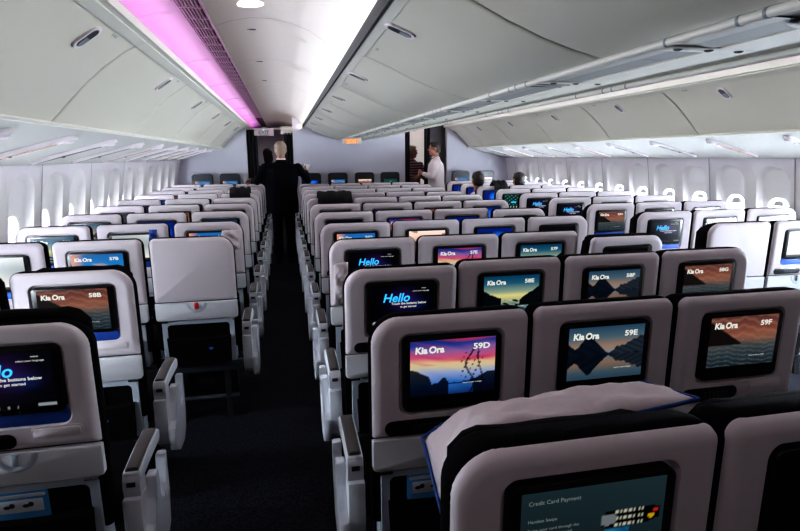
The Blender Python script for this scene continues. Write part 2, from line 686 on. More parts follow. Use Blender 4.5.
def m_cup():
    mb = MB()
    slabB(mb, 0.055, 0.180, 0.789, 0.819, 0.010, -0.004, 0.008, 0.004, 4)
    mb.loft([ringB(0.048, 0.187, 0.782, 0.826, 0.014, 0.001, 4), ringB(0.050, 0.185, 0.784, 0.824, 0.013, -0.001, 4)])
    return mb.mesh('cup_holder')


def m_bluepanel():
    mb = MB()
    slabB(mb, -0.150, 0.150, 0.829, 0.872, 0.004, 0.0055, 0.0165, 0.001, 3)
    return mb.mesh('blue_recess_lining')


def m_housing(hw):
    h = hw - 0.022
    mb = MB()
    # frame with recess behind the pocket
    a = (-h, h, 0.372, 0.645)
    q = (-h + 0.03, h - 0.03, 0.380, 0.618)
    mb.loft([ringB(*a, 0.012, 0.085), ringB(*a, 0.012, 0.022), ringB(*a, 0.012, 0.014, inset=0.006), ringB(*q, 0.02, 0.014), ringB(*q, 0.02, 0.030, inset=0.008)])
    # little shoulders at the hinge line
    for s in (-1, 1):
        mb.tube([B(s * (h - 0.01), 0.640, 0.02), B(s * (h - 0.05), 0.640, 0.02)], 0.006, 8)
    return mb.mesh('lower_back_panel')


def m_hinge(hw):
    mb = MB()
    for s in (-1, 1):
        mb.tube([B(s * (hw - 0.020), 0.640, 0.006), B(s * (hw - 0.060), 0.640, 0.006)], 0.0055, 8)
    return mb.mesh('tray_hinge')


def m_pocket(hw):
    h = hw - 0.055
    mb = MB()
    n = 12
    R = []
    for d, ins in ((0.030, 0.0), (0.004, 0.0), (-0.006, 0.008)):
        pts = []
        for i in range(n + 1):
            t = i / n
            u = -h - 0.012 * 0 + 2 * h * t
            pts.append((u * (1 - ins), 0.378, d))
        for i in range(n + 1):
            t = 1 - i / n
            u = -h + 2 * h * t
            sag = 0.010 * math.sin(PI * t)
            pts.append((u * (1 - ins) * 1.04, 0.540 - sag - ins, d))
        R.append([B(u, z, d) for u, z, d in pts])
    mb.loft(R)
    return mb.mesh('literature_pocket', 0.9)


def m_mark():
    mb = MB()
    pts = []
    for i in range(20):
        a = 2 * PI * i / 20
        x = 0.012 * (math.sin(a) ** 3)
        z = 0.0105 * (0.81 * math.cos(a) - 0.31 * math.cos(2 * a) - 0.12 * math.cos(3 * a))
        pts.append((x, z))
    mb.loft([[B(0.062 + x, 0.468 + z, -0.0045) for x, z in pts], [B(0.062 + x, 0.468 + z, -0.0085) for x, z in pts]])
    return mb.mesh('pocket_mark')


def m_card():
    mb = MB()
    slabB(mb, -0.135, 0.062, 0.44, 0.618, 0.004, 0.012, 0.014, 0.0005, 2)
    return mb.mesh('safety_card')


def m_cardprint():
    mb = MB()
    slabB(mb, -0.128, 0.055, 0.600, 0.611, 0.001, 0.0112, 0.0122, 0.0003, 2)
    slabB(mb, -0.118, 0.046, 0.552, 0.592, 0.001, 0.0112, 0.0122, 0.0003, 2)
    return mb.mesh('card_print')


def m_cardpics():
    mb = MB()
    for k in range(3):
        u = -0.100 + k * 0.050
        mb.ellipsoid(B(u, 0.572, 0.0108), (0.010, 0.0008, 0.006), 8, 5)
        mb.ellipsoid(B(u + 0.013, 0.576, 0.0108), (0.008, 0.0008, 0.008), 8, 5)
    return mb.mesh('card_pictures')


def m_cover(hw, ol, orr):
    w = hw + 0.005
    tl, tr = (0.095 if ol else 0.045), (0.095 if orr else 0.045)
    a = (-w, w, 0.46, ZT + 0.004)
    r = (tl, tr, 0.03, 0.03)
    mb = MB()
    mb.loft([ringB(*a, r, 0.018, inset=0.006, n=9), ringB(*a, r, 0.026, n=9), ringB(*a, r, 0.058, inset=0.003, n=9), ringB(*a, r, 0.098, inset=0.014, n=9), ringB(*a, r, 0.122, inset=0.028, n=9), ringB(*a, r, 0.132, inset=0.05, n=9)])
    return mb.mesh('back_cushion', 0.9)


def m_headrest(hw):
    w = hw * 0.86
    mb = MB()
    rings = []
    n = 15
    for d, s, dz in ((0.060, 0.97, -0.008), (0.075, 1.0, 0.0), (0.120, 1.0, 0.0), (0.150, 0.97, -0.01), (0.160, 0.85, -0.03)):
        pts = []
        for i in range(n + 1):
            t = i / n
            u = -w + 2 * w * t
            pts.append((u * s, 0.93))
        for i in range(n + 1):
            t = 1 - i / n
            u = -w + 2 * w * t
            q = abs(2 * t - 1)
            z = ZT - 0.022 + 0.002 * math.cos(PI * q * 2) - 0.055 * max(0, q - 0.72) ** 2 * 10
            pts.append((u * s, z + dz))
        rings.append([B(u, z, d + (0.015 * (abs(u) / w) ** 2)) for u, z in pts])
    mb.loft(rings)
    return mb.mesh('headrest', 0.9)


def m_cushion(hw):
    w = hw - 0.004
    mb = MB()
    rings = []
    for z, ins in ((0.365, 0.02), (0.385, 0.0), (0.435, 0.0), (0.462, 0.015), (0.470, 0.05)):
        rings.append([(x, y, z + 0.04 * (y - 0.14)) for x, y in rrect(-w + ins, w - ins, 0.14 + ins, 0.57 - ins, 0.05, 4)])
    mb.loft(rings)
    return mb.mesh('seat_cushion', 0.9)


def m_frame(hw):
    mb = MB()
    mb.box(-hw - 0.004, hw + 0.004, 0.045, 0.085, 0.305, 0.368, bev=0.006)
    mb.box(-hw - 0.004, hw + 0.004, 0.44, 0.48, 0.305, 0.352, bev=0.006)
    for s in (-1, 1):
        mb.box(s * (hw - 0.06) - 0.015, s * (hw - 0.06) + 0.015, 0.08, 0.55, 0.335, 0.366, bev=0.004)
    return mb.mesh('seat_frame')


def m_leg(x, rear):
    mb = MB()
    if rear:
        mb.loft([[(x - .018, .050, .31), (x + .018, .050, .31), (x + .018, .085, .31), (x - .018, .085, .31)],
                 [(x - .014, .060, .12), (x + .014, .060, .12), (x + .014, .090, .12), (x - .014, .090, .12)],
                 [(x - .020, .040, .0), (x + .020, .040, .0), (x + .020, .095, .0), (x - .020, .095, .0)]])
    else:
        mb.loft([[(x - .018, .44, .31), (x + .018, .44, .31), (x + .018, .48, .31), (x - .018, .48, .31)],
                 [(x - .022, .45, .0), (x + .022, .45, .0), (x + .022, .50, .0), (x - .022, .50, .0)]])
    return mb.mesh('leg')


def m_underbox(hw):
    mb = MB()
    mb.box(-hw * 0.45, hw * 0.30, 0.10, 0.42, 0.20, 0.304, bev=0.012)
    mb.box(hw * 0.36, hw * 0.72, 0.12, 0.40, 0.23, 0.304, bev=0.008)
    return mb.mesh('life_vest_box')


def m_foot_bar(hw):
    mb = MB()
    mb.tube([(-hw + 0.03, 0.074, 0.13), (hw - 0.03, 0.074, 0.13)], 0.016, 10)
    return mb.mesh('foot_bar')


def arm_pts(prof, x0, x1, e=0.004):
    return [[(x0, y, z) for y, z in prof], [(x0 + (x1 - x0) * .12, y, z) for y, z in prof], [(x1, y, z) for y, z in prof]]


def m_armpad(x):
    mb = MB()
    mb.loft([[(x + a, y, z) for a, z in rrect(-.0215, .0215, z0, z1, .008, 3)] for y, z0, z1 in
             ((.165, .612, .632), (.170, .606, .640), (.30, .612, .650), (.415, .610, .651), (.430, .614, .643))])
    return mb.mesh('armrest_pad', 0.9)


def m_armrim(x):
    mb = MB()
    mb.loft([[(x + a, y, z) for a, z in rrect(-.027, .027, z0, z1, .007, 3)] for y, z0, z1 in
             ((.158, .590, .622), (.165, .585, .630), (.30, .590, .641), (.425, .588, .642), (.441, .596, .633))])
    return mb.mesh('armrest_rim', 0.9)


def m_armcap(x):
    mb = MB()
    # rounded pivot under the rear end of the pad
    prof = [(.150, .545), (.145, .575), (.148, .606), (.160, .620), (.200, .618), (.215, .60), (.215, .55)]
    mb.loft([[(x - .026, y, z) for y, z in prof], [(x + .026, y, z) for y, z in prof]])
    return mb.mesh('armrest_pivot', 0.7)


def m_armslot(x):
    mb = MB()
    mb.box(x - .013, x + .013, .1435, .150, .585, .600)
    return mb.mesh('pivot_slot')


def m_armbody(x, s):
    """white in-arm housing: inner box plus an outer J-shaped fin on the aisle side (s = -1 left, +1 right)"""
    mb = MB()
    prof = [(.128, .548), (.128, .40), (.140, .33), (.175, .300), (.22, .30), (.235, .36), (.228, .50), (.222, .548)]
    mb.loft([[(x - .028, y, z) for y, z in prof], [(x + .028, y, z) for y, z in prof]])
    fin = [(.215, .578), (.205, .50), (.160, .43), (.122, .41), (.118, .36), (.135, .30), (.20, .262), (.30, .26), (.36, .30), (.385, .42), (.39, .575), (.355, .578), (.345, .47), (.30, .43), (.262, .47), (.258, .578)]
    x0, x1 = sorted((x + s * .026, x + s * .058))
    mb.loft([[(x0, y, z) for y, z in fin], [(x1, y, z) for y, z in fin]])
    bmesh.ops.bevel(mb.bm, geom=list(mb.bm.edges), offset=0.004, segments=1, affect='EDGES')
    return mb.mesh('armrest_housing', 0.7)


def m_midarm(x):
    mb = MB()
    mb.loft([[(x + a, y, z) for a, z in rrect(-.0085, .0085, z0, z1, .005, 3)] for y, z0, z1 in ((.165, .60, .628), (.17, .592, .635), (.44, .60, .642), (.455, .605, .635))])
    return mb.mesh('centre_armrest', 0.9)


def m_midpost(x):
    mb = MB()
    prof = [(.155, .37), (.148, .56), (.165, .60), (.21, .60), (.22, .56), (.22, .37)]
    mb.loft([[(x - .007, y, z) for y, z in prof], [(x + .007, y, z) for y, z in prof]])
    return mb.mesh('centre_armrest_post', 0.7)


# plain text meshes shared by many seats
def cap_f(u0, z0):
    return lambda x, y: B(u0 + x, z0 + y, -0.0072)


def kia_mesh(w, u):
    return text_mesh(w, 0.028, cap_f(SU0 + u, 1.018), bold=0.0012, shear=0.08)


def small_lines():
    ms = [text_mesh('welcome aboard', 0.0075, cap_f(SU0 + 0.015, 0.996)), text_mesh('touch screen to begin', 0.0068, cap_f(SU0 + 0.160, 0.915))]
    return merge_meshes(ms[1:], 'screen_small_print')


def hello_white():
    ms = [text_mesh('Touch the buttons below', 0.0145, cap_f(SU0 + 0.082, 0.972), bold=0.0003), text_mesh('to get started', 0.0125, cap_f(SU0 + 0.120, 0.958), bold=0.0002),
          text_mesh('menu', 0.009, cap_f(SU0 + 0.210, 1.038)), text_mesh('select your language', 0.0088, cap_f(SU0 + 0.172, 1.026))]
    return merge_meshes(ms, 'screen_small_print')


def menu_txt():
    ms = [text_mesh('Credit Card Payment', 0.0105, cap_f(SU0 + 0.012, 1.034)), text_mesh('Handset Swipe', 0.0085, cap_f(SU0 + 0.012, 1.002)),
          text_mesh('Swipe your card through the', 0.0078, cap_f(SU0 + 0.012, 0.986)), text_mesh('slot on your handset and', 0.0078, cap_f(SU0 + 0.012, 0.976)),
          text_mesh('follow the instructions', 0.0078, cap_f(SU0 + 0.012, 0.966))]
    return merge_meshes(ms, 'screen_small_print')


ORD = ['', 'first', 'second', 'third', 'fourth', 'fifth', 'sixth', 'seventh', 'eighth', 'ninth', 'tenth', 'eleventh', 'twelfth']
SEATS = {}


def look_of(code, pic):
    """screen words only where the photo shows that screen lit"""
    return f', {PICWORD[pic]} screen' if code in PIC and pic != 'off' else ''



def make_seat(code, x, y, hw, ol, orr, pic, label, recline=0.0, arm_left=False, arm_right=False, mid=True, blue=False, blank=False, redtab=False, card=False, cup=True, detail=True, caption=True):
    root = empty('economy_seat', (x, y, floor_z(y)), label, 'airplane seat', 'economy seats in rows')
    SEATS[code] = root
    back = []

    def part(name, key, fn, m, parent=root, lean=True):
        o = link(name, cached(key, fn), m, parent)
        if lean and parent is root:
            back.append(o)
        return o

    part('back_shell', ('shell', hw, ol, orr, blank), lambda: m_shell(hw, ol, orr, blank), M['shell'])
    t = part('tray_table', ('tray', hw), lambda: m_tray(hw), M['tray'])
    lc = part('tray_latch', 'lcup', m_latch_cup, M['housing'], t)
    tb = part('latch_tab', 'ltab_r' if redtab else 'ltab', m_latch_tab, M['red'] if redtab else M['housing'], t)
    if redtab:
        tb['label'] = 'red latch tab'
    part('back_cushion', ('cover', hw, ol, orr), lambda: m_cover(hw, ol, orr), M['fabric'])
    hr = part('headrest', ('head', hw), lambda: m_headrest(hw), M['fabric'])
    if hw == LHW:
        hr.location = (0, 0, {'59B': .040, '58B': .022}.get(code, .014))
    part('lower_back_panel', ('hous', hw), lambda: m_housing(hw), M['housing'])
    part('tray_hinge', ('hinge', hw), lambda: m_hinge(hw), M['chrome'])
    pk = part('literature_pocket', ('pock', hw), lambda: m_pocket(hw), M['fabric'])
    part('pocket_mark', 'mark', m_mark, M['bluemark'], pk)
    if card:
        cd = part('safety_card', 'card', m_card, M['card'])
        part('card_print', 'cardp', m_cardprint, M['cardwhite'], cd)
        part('card_pictures', 'cardq', m_cardpics, M['bezel'], cd)
    part('seat_cushion', ('cush', hw), lambda: m_cushion(hw), M['fabric'], lean=False)
    part('seat_frame', ('frame', hw), lambda: m_frame(hw), M['bar'], lean=False)
    for i, (lx, rear) in enumerate(((-hw + .09, True), (hw - .09, True), (-hw + .09, False), (hw - .09, False))):
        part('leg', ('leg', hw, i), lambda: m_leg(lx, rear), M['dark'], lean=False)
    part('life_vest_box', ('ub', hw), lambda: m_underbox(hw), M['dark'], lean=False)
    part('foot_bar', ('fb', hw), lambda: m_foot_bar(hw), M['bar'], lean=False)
    if not blank:
        s = part('screen', ('bezel', blue), lambda: m_bezel(.868 if blue else .838), M['bezel'])
        o = link('display', DISP[pic], None, s)
        if detail:
            bt = part('screen_buttons', 'btn', m_buttons, M['key'], s)
            bt.location = (0, 0, .0155 if blue else 0)
        h = part('handset', 'hand', m_handset, M['bezel'])
        if detail:
            part('handset_keys', 'keys', m_keys, M['key'], h)
        if cup:
            part('cup_holder', 'cup', m_cup, M['shell'])
        if blue:
            part('blue_recess_lining', 'bl', m_bluepanel, M['blue'])
        if caption:
            if pic in ('sunset', 'mountain', 'beach', 'sea', 'sky'):
                part('caption', 'kia', lambda: kia_mesh('Kia', 0.014), M['txtwhite'], s)
                part('caption', 'ora', lambda: kia_mesh('Ora', 0.055), M['txtwhite'], s)
                part('small_print', 'small', small_lines, M['txtwhite'], s)
                link('seat_number', text_mesh(code, 0.024, lambda x, y: B(SU1 - 0.070 + x * 1.25, 1.021 + y, -0.0072), bold=0.0008), M['txtwhite'], s)
            elif pic == 'hello':
                part('caption', 'hello', lambda: text_mesh('Hello', 0.052, cap_f(SU0 + 0.045, 0.985), bold=0.001, shear=0.25), M['txtcyan'], s)
                part('small_print', 'hellow', hello_white, M['txtwhite'], s)
            elif pic == 'menu':
                part('caption', 'menut', menu_txt, M['txtdim'], s)
    for flag, sg in ((arm_left, -1), (arm_right, 1)):
        if flag:
            shift = (0, -.03, -.05) if sg > 0 and x < 0 else (0, .02, -.02)
            ax = sg * (hw + 0.034)
            k = (hw, sg)
            r = part('aisle_armrest', ('rim',) + k, lambda: m_armrim(ax), M['armside'], lean=False)
            part('armrest_pad', ('pad',) + k, lambda: m_armpad(ax), M['armtop'], r)
            r.location = shift
            p = part('armrest_pivot', ('cap',) + k, lambda: m_armcap(ax), M['armside'], lean=False)
            part('pivot_slot', ('slot',) + k, lambda: m_armslot(ax), M['bar'], p)
            p.location = shift
            part('armrest_housing', ('body',) + k, lambda: m_armbody(ax, sg), M['armside'], lean=False).location = shift
    if mid:
        ax = mid if isinstance(mid, float) else 0.25
        p = part('centre_armrest_post', ('mpost', ax), lambda: m_midpost(ax), M['armside'], lean=False)
        part('centre_armrest', ('marm', ax), lambda: m_midarm(ax), M['armtop'], p)
    if recline:
        R = Matrix.Rotation(math.radians(recline), 4, 'X')
        piv = Vector((0, 0.1, 0.45))
        for o in back:
            o.location = Vector(o.location) + piv - (R @ piv)
            o.rotation_euler = (math.radians(recline), 0, 0)
    return root


ROWP = 0.7315


def yrow(r):
    return 0.7113 + (60 - r) * ROWP


CX, CS, CHW = 0.460, 0.500, 0.2410
LX, LS, LHW = -0.529, 0.4900, 0.2265
RX, RS, RHW = 2.920, 0.5050, 0.2410
YL, YR = 0.292, 0.088
PIC = {
    '60D': 'menu', '60E': 'off', '59D': 'sunset', '59E': 'mountain', '59F': 'beach',
    '58D': 'hello', '58E': 'sea', '58F': 'mountain', '58G': 'beach', '57D': 'hello', '57E': 'sunset', '57F': 'sea', '57G': 'off',
    '56D': 'sky', '56E': 'cream', '56F': 'blue', '56G': 'off', '55D': 'hello', '55E': 'sunset', '55F': 'blue', '55G': 'off',
    '58B': 'beach', '58A': 'off', '59B': 'hello', '57A': 'grey', '57B': 'sky', '56C': 'sky', '56B': 'grey', '54C': 'hello', '53C': 'sky',
    '57J': 'grey', '57K': 'grey', '56H': 'hello', '56J': 'beach', '56K': 'grey', '55H': 'beach', '55J': 'off', '54H': 'hello', '54J': 'off', '53H': 'hello', '53J': 'hello',
    '52H': 'map', '51H': 'blue', '50H': 'blue', '50J': 'map', '49H': 'blue'}
DEF = ['sunset', 'mountain', 'hello', 'beach', 'sea', 'off', 'blue']
REC = {'57G': 10, '55G': 5, '58D': 3, '52G': 4}

for r in range(60, 48, -1):
    for k, c in enumerate('DEFG'):
        if (r == 60 and c in 'FG') or (r == 59 and c == 'G'):
            continue
        code = f'{r}{c}'
        pic = PIC.get(code, DEF[(r * 5 + k * 3) % 7])
        pos = ['beside left aisle', 'second from left', 'third from left', 'beside right aisle'][k]
        lab = f'white-backed seat{look_of(code, pic)}, {ORD[61 - r]} row from camera in middle block, {pos}'
        make_seat(code, CX + k * CS + (.012 if r == 60 else 0), yrow(r), CHW, c == 'D', c == 'G', pic, lab, REC.get(code, random.uniform(-.4, .4)), arm_left=c == 'D', arm_right=c == 'G',
                  mid=c != 'G', card=(r >= 57), detail=r >= 56, caption=r >= 55)

for r in range(57, 48, -1):
    for k, c in enumerate('CBA'):
        code = f'{r}{c}'
        pic = PIC.get(code, DEF[(r * 3 + k * 2) % 7])
        pos = ['beside aisle', 'in the middle', 'by windows'][k]
        blank = code == '57C'
        look = ', screenless blank back with red latch' if blank else look_of(code, pic)
        lab = f'white-backed seat{look}, {ORD[60 - r]} row in left block, {pos}'
        make_seat(code, LX - k * LS, yrow(r) + YL, LHW, c == 'A', c == 'C', pic, lab, random.uniform(-.4, .4), arm_right=c == 'C',
                  mid=-0.245 if c != 'A' else None, blue=True, blank=blank, redtab=blank, card=False, detail=r >= 56, caption=r >= 55)
make_seat('58B', -0.857, 2.350, LHW, False, True, 'beach', 'white-backed seat, brown beach screen, second row in left block, beside aisle', 0, arm_right=True, mid=-0.245, blue=True, card=True)
make_seat('58A', -1.345, 2.375, LHW, True, False, 'off', 'white-backed seat at left edge, second row in left block, by windows', 5, mid=None, blue=True)
make_seat('59B', -0.790, 1.605, LHW, False, True, 'hello', 'white-backed seat, dark welcome screen, nearest row in left block, beside aisle', 0, arm_right=True, mid=None, blue=True, card=True)

for r in range(57, 48, -1):
    for k, c in enumerate('HJK'):
        code = f'{r}{c}'
        if code == '57K':
            continue
        pic = PIC.get(code, DEF[(r * 2 + k * 5) % 7])
        pos = ['beside aisle', 'in the middle', 'by windows'][k]
        blank = code == '57H'
        look = ', screenless blank back' if blank else look_of(code, pic)
        lab = f'white-backed seat{look}, {ORD[58 - r]} row in right block, {pos}'
        make_seat(code, RX + k * RS, yrow(r) + YR, RHW, c == 'H', c == 'K', pic, lab, random.uniform(-.4, .4), arm_left=c == 'H', mid=0.2525 if c != 'K' else None,
                  blue=True, blank=blank, detail=r >= 56, caption=r >= 53)


# ------------------------------------------------------------------ cabin shell
Y0, Y1 = -1.6, 9.9           # cabin behind the camera to the bulkhead
YF = 14.5                    # far end of the cabin beyond the curtains
CEN = 1.2025                 # centre line of the cabin


def mir(p):
    return [(2 * CEN - x, z) for x, z in p]


mb = MB()
mb.box(-2.0, 4.4, Y0, YF, -0.2, 0.0, f=lambda x, y, z: (x, y, z + floor_z(y)))
struct('floor', mb, M['carpet'], 'dark navy speckled carpet running under the seats and along both aisles', 'floor', 0)

PRW_L = [(-1.55, 0.0), (-1.76, 0.25), (-1.81, 0.55), (-1.80, 0.85), (-1.775, 1.10), (-1.745, 1.30), (-1.69, 1.545)]
PRW_R = [(4.00, 0.0), (4.21, 0.25), (4.26, 0.55), (4.25, 0.85), (4.225, 1.10), (4.20, 1.30), (4.14, 1.545)]


def interp(P, z):
    for (x0, z0), (x1, z1) in zip(P, P[1:]):
        if z <= z1:
            return x0 + (x1 - x0) * (z - z0) / (z1 - z0)
    return P[-1][0]


def side_wall(P, s, first, pitch, nwin, wall_name, wall_label, side_word):
    """s = -1 left wall, +1 right wall: recess depth goes outward"""
    mb = MB()

    def W(y, z, d=0.0):
        return (interp(P, z) + s * d, y, z)
    zb, zt = 0.86, 1.54
    ystart = first - pitch / 2
    # plain stretches behind the camera and beyond
    for ya, yb in ((Y0, ystart), (ystart + nwin * pitch, Y1 + 0.02)):
        for (x0, z0), (x1, z1) in zip(P, P[1:]):
            q = [mb.bm.verts.new(p) for p in ((x0, ya, z0), (x0, yb, z0), (x1, yb, z1), (x1, ya, z1))]
            mb.bm.faces.new(q)
    # dado below the windows
    lower = [(x, z) for x, z in P if z < zb] + [(interp(P, zb), zb)]
    mb.sheet(lower, ystart, ystart + nwin * pitch)
    upper = [(interp(P, zt - .0), zt), P[-1]]
    wins = []
    for k in range(nwin):
        yc = first + k * pitch
        y0, y1 = yc - pitch / 2, yc + pitch / 2
        hw = pitch * 0.36
        n = 6

        def R(x0, x1, z0, z1, r, d):
            return [W(a, b, d) for a, b in rrect(x0, x1, z0, z1, r, n)]
        outer = R(y0, y1, zb, zt, 0.0005, 0.0)
        rings = [outer, R(yc - hw, yc + hw, 0.868, 1.475, hw * .90, 0.0), R(yc - hw + .004, yc + hw - .004, 0.872, 1.470, hw * .90, 0.010), R(yc - hw + .020, yc + hw - .020, 0.878, 1.455, hw * .82, 0.040),
                 R(yc - hw + .034, yc + hw - .034, 0.884, 1.43, hw * .72, 0.050), R(yc - .118, yc + .118, 0.888, 1.205, 0.09, 0.056), R(yc - .105, yc + .105, 0.893, 1.190, 0.085, 0.066), R(yc - .100, yc + .100, 0.897, 1.185, 0.08, 0.100)]
        mb.loft(rings, False, False)
        wins.append(yc)
    o = struct(wall_name, mb, M['wall'], wall_label, 'wall', 0.7)
    # dark panel joints every second window
    sm = MB()
    for k in range(0, nwin + 1, 2):
        y = ystart + k * pitch
        pts = [(interp(P, z) - s * 0.003, z) for z in (0.86, 1.54)]
        sm.sheet(pts, y - 0.003, y + 0.003)
    so = put('panel_joint', sm, M['seam'], o, 0)
    n0 = WN[0]
    for k, yc in enumerate(wins):
        wm = MB()
        wm.loft([[W(a, b, 0.098) for a, b in rrect(yc - .102, yc + .102, 0.893, 1.190, 0.08, 6)], [W(a, b, 0.106) for a, b in rrect(yc - .102, yc + .102, 0.893, 1.190, 0.08, 6)]])
        w = struct(f'window_{WN[0]}', wm, M['pane'] if s < 0 else M['pane_r'], f'bright oval cabin window, {ORD2[nwin - k]} from the front on the {side_word} wall', 'window')
        WN[0] += 1
        if s < 0:
            continue
        sh = MB()
        zs = 1.120 + 0.012 * math.sin(k * 2.3)
        hwid = .064
        rr = [W(a, max(b, zs), 0.072) for a, b in rrect(yc - hwid, yc + hwid, 0.95, 1.168, 0.06, 6)]
        r2 = [W(a, max(b, zs), 0.080) for a, b in rrect(yc - hwid, yc + hwid, 0.95, 1.168, 0.06, 6)]
        sh.loft([rr, r2])
        sh.box(yc - .05, yc + .05, 0, .012, zs - .004, zs + .016, f=lambda x, y, z: (interp(P, z) + s * (0.062 + y), x, z), bev=0.003)
        put('window_shade', sh, M['shade'], w)
    return o


WN = [1]
ORD2 = ORD + ['thirteenth', 'fourteenth', 'fifteenth', 'sixteenth', 'seventeenth', 'eighteenth', 'nineteenth', 'twentieth', 'twenty-first', 'twenty-second', 'twenty-third']
side_wall(PRW_L, -1, 4.143 - 5 * 0.522, 0.522, 16, 'wall_left', 'pale left cabin sidewall with tall rounded window recesses', 'left')
side_wall(PRW_R, 1, 4.03 - 4 * 0.473, 0.473, 16, 'wall_right', 'pale right cabin sidewall with tall rounded window recesses', 'right')

# far end and rear
mb = MB()
mb.box(-2.1, 4.5, YF, YF + .1, -.2, 2.6)
struct('wall_front', mb, M['bulk'], 'pale far wall of the forward cabin beyond the left doorway', 'wall', 0)
mb = MB()
mb.box(-2.1, 4.5, Y0 - .1, Y0, -.2, 2.6)
struct('wall_rear', mb, M['greypanel'], 'dark rear wall behind the camera', 'wall', 0)
mb = MB()
mb.sheet(PRW_L, Y1 + .02, YF)
struct('trim_1', mb, M['wall'], 'left sidewall of the forward cabin beyond the bulkhead', 'wall', 0.7)
mb = MB()
mb.sheet(PRW_R, Y1 + .02, YF)
struct('trim_2', mb, M['wall'], 'right sidewall of the forward cabin beyond the bulkhead', 'wall', 0.7)

# ceilings over the two aisles
CE = [(-0.335, 2.285), (-0.25, 2.318), (-0.14, 2.338), (-0.03, 2.338), (0.08, 2.318), (0.18, 2.282), (0.27, 2.225), (0.325, 2.165), (0.352, 2.118)]
COVE = [(-0.82, 2.13), (-0.81, 2.185), (-0.77, 2.225), (-0.70, 2.252), (-0.63, 2.270), (-0.55, 2.286), (-0.475, 2.297)]
mb = MB()
mb.sheet(CE, Y0, YF)
mb.sheet(mir(CE), Y0, YF)
mb.sheet([(-0.345, 2.292), (-0.335, 2.285)], Y0, YF)
c = struct('ceiling', mb, M['ceil'], 'curved off-white ceiling panels over the aisles', 'ceiling', 1.0)
sm = MB()
for y in [2.0 + 1.32 * k for k in range(-2, 9)]:
    sm.sheet([(x, z - .002) for x, z in CE], y - .0035, y + .0035)
put('panel_joint', sm, M['latchgrey'], c, 0)
# a roof behind everything so that no light leaks in
mb = MB()
mb.sheet([(-1.9, 1.5), (-1.9, 2.5), (4.4, 2.5), (4.4, 1.5)], Y0, YF)
struct('trim_3', mb, M['seam'], 'dark hull above the ceiling panels', 'structure', 0)

mb = MB()
mb.sheet(COVE, Y0, YF)
mb.sheet(mir(COVE), Y0, YF)
cv = struct('trim_4', mb, M['cove'], 'pink-lit cove panel running above the left bins', 'ceiling', 1.0)
sm = MB()
for y in [1.37 * k + .35 for k in range(0, 10)]:
    sm.loft([[(x + .004, y - .012, z - .003) for x, z in COVE], [(x, y, z - .014) for x, z in COVE], [(x + .004, y + .012, z - .003) for x, z in COVE]], False, False) if False else None
    a = sm.ring([(x, y - .03, z - .001) for x, z in COVE[1:]])
    b = sm.ring([(x + .003, y - .008, z - .010) for x, z in COVE[1:]])
    c2 = sm.ring([(x + .003, y + .008, z - .010) for x, z in COVE[1:]])
    d = sm.ring([(x, y + .03, z - .001) for x, z in COVE[1:]])
    sm.bridge(a, b, False); sm.bridge(b, c2, False); sm.bridge(c2, d, False)
put('cove_rib', sm, M['cove'], cv, 1.0)

# air vent strip between cove and ceiling
for i, y in enumerate([Y0 + k * 1.37 for k in range(0, 9)]):
    if y < 0.4:
        continue
    g = empty('ceiling_vent', (0, y, 0), f'slotted pink-tinted ceiling air vent, {ORD[min(12, i)]} section from the camera along left aisle', 'air vent', 'air vents along the ceiling')
    mb = MB()
    mb.box(-0.475, -0.335, 0.0, 1.36, 2.300, 2.312)
    put('vent_backing', mb, M['vent'], g, 0)
    mb = MB()
    for x in (-0.475, -0.4535, -0.437, -0.4205, -0.404, -0.3875, -0.371, -0.350):
        w = .006 if x not in (-0.475, -0.350) else .016
        mb.box(x, x + w, 0.0, 1.36, 2.288, 2.301)
    for k in range(7):
        yy = k * 0.2267
        mb.box(-0.475, -0.335, yy - .006, yy + .006, 2.287, 2.301)
    put('vent_grille', mb, M['ventbar'], g, 0)
mb = MB()
mb.sheet([(-0.475, 2.312), (-0.335, 2.312)], Y0, YF)
mb.sheet(mir([(-0.475, 2.312), (-0.335, 2.312)]), Y0, YF)
struct('trim_5', mb, M['vent'], 'dark slot behind the ceiling vents', 'ceiling', 0)

# ceiling lamp, small placards and strips
def ceil_at(x):
    for (x0, z0), (x1, z1) in zip(CE, CE[1:]):
        if x0 <= x <= x1:
            return z0 + (z1 - z0) * (x - x0) / (x1 - x0)


for i, y in enumerate((3.03, 0.6, -.8)):
    mb = MB()
    mb.ellipsoid((-0.14, y, ceil_at(-0.14) + .002), (0.085, 0.075, 0.014), 20, 8)
    o = put('ceiling_light', mb, M['fixture'])
    tag(o, 'flush white ceiling light above left aisle at the top of the photo' if i == 0 else f'flush white ceiling light above left aisle, {"just ahead of" if i == 1 else "just behind"} the camera', 'ceiling light', 'flush ceiling lights')
for i, y in enumerate((2.45, 3.60, 4.75, 5.9)):
    mb = MB()
    mb.box(-0.185, -0.125, y - .005, y + .006, ceil_at(-.15) - .005, ceil_at(-.15) - .001)
    tag(put('ceiling_placard', mb, M['placard'], None, 0), f'small dark dash-shaped placard on the ceiling, {ORD[i + 1]} from camera', 'placard', 'ceiling placards')
    mb = MB()
    pts = [(x, z - .003) for x, z in CE if 0.0 < x < 0.24]
    mb.sheet(pts, y + .02, y + .07)
    tag(put('ceiling_strip', mb, M['rail'], None, 1.0), f'pale curved strip set in the ceiling, {ORD[i + 1]} from camera', 'ceiling strip', 'ceiling strips')


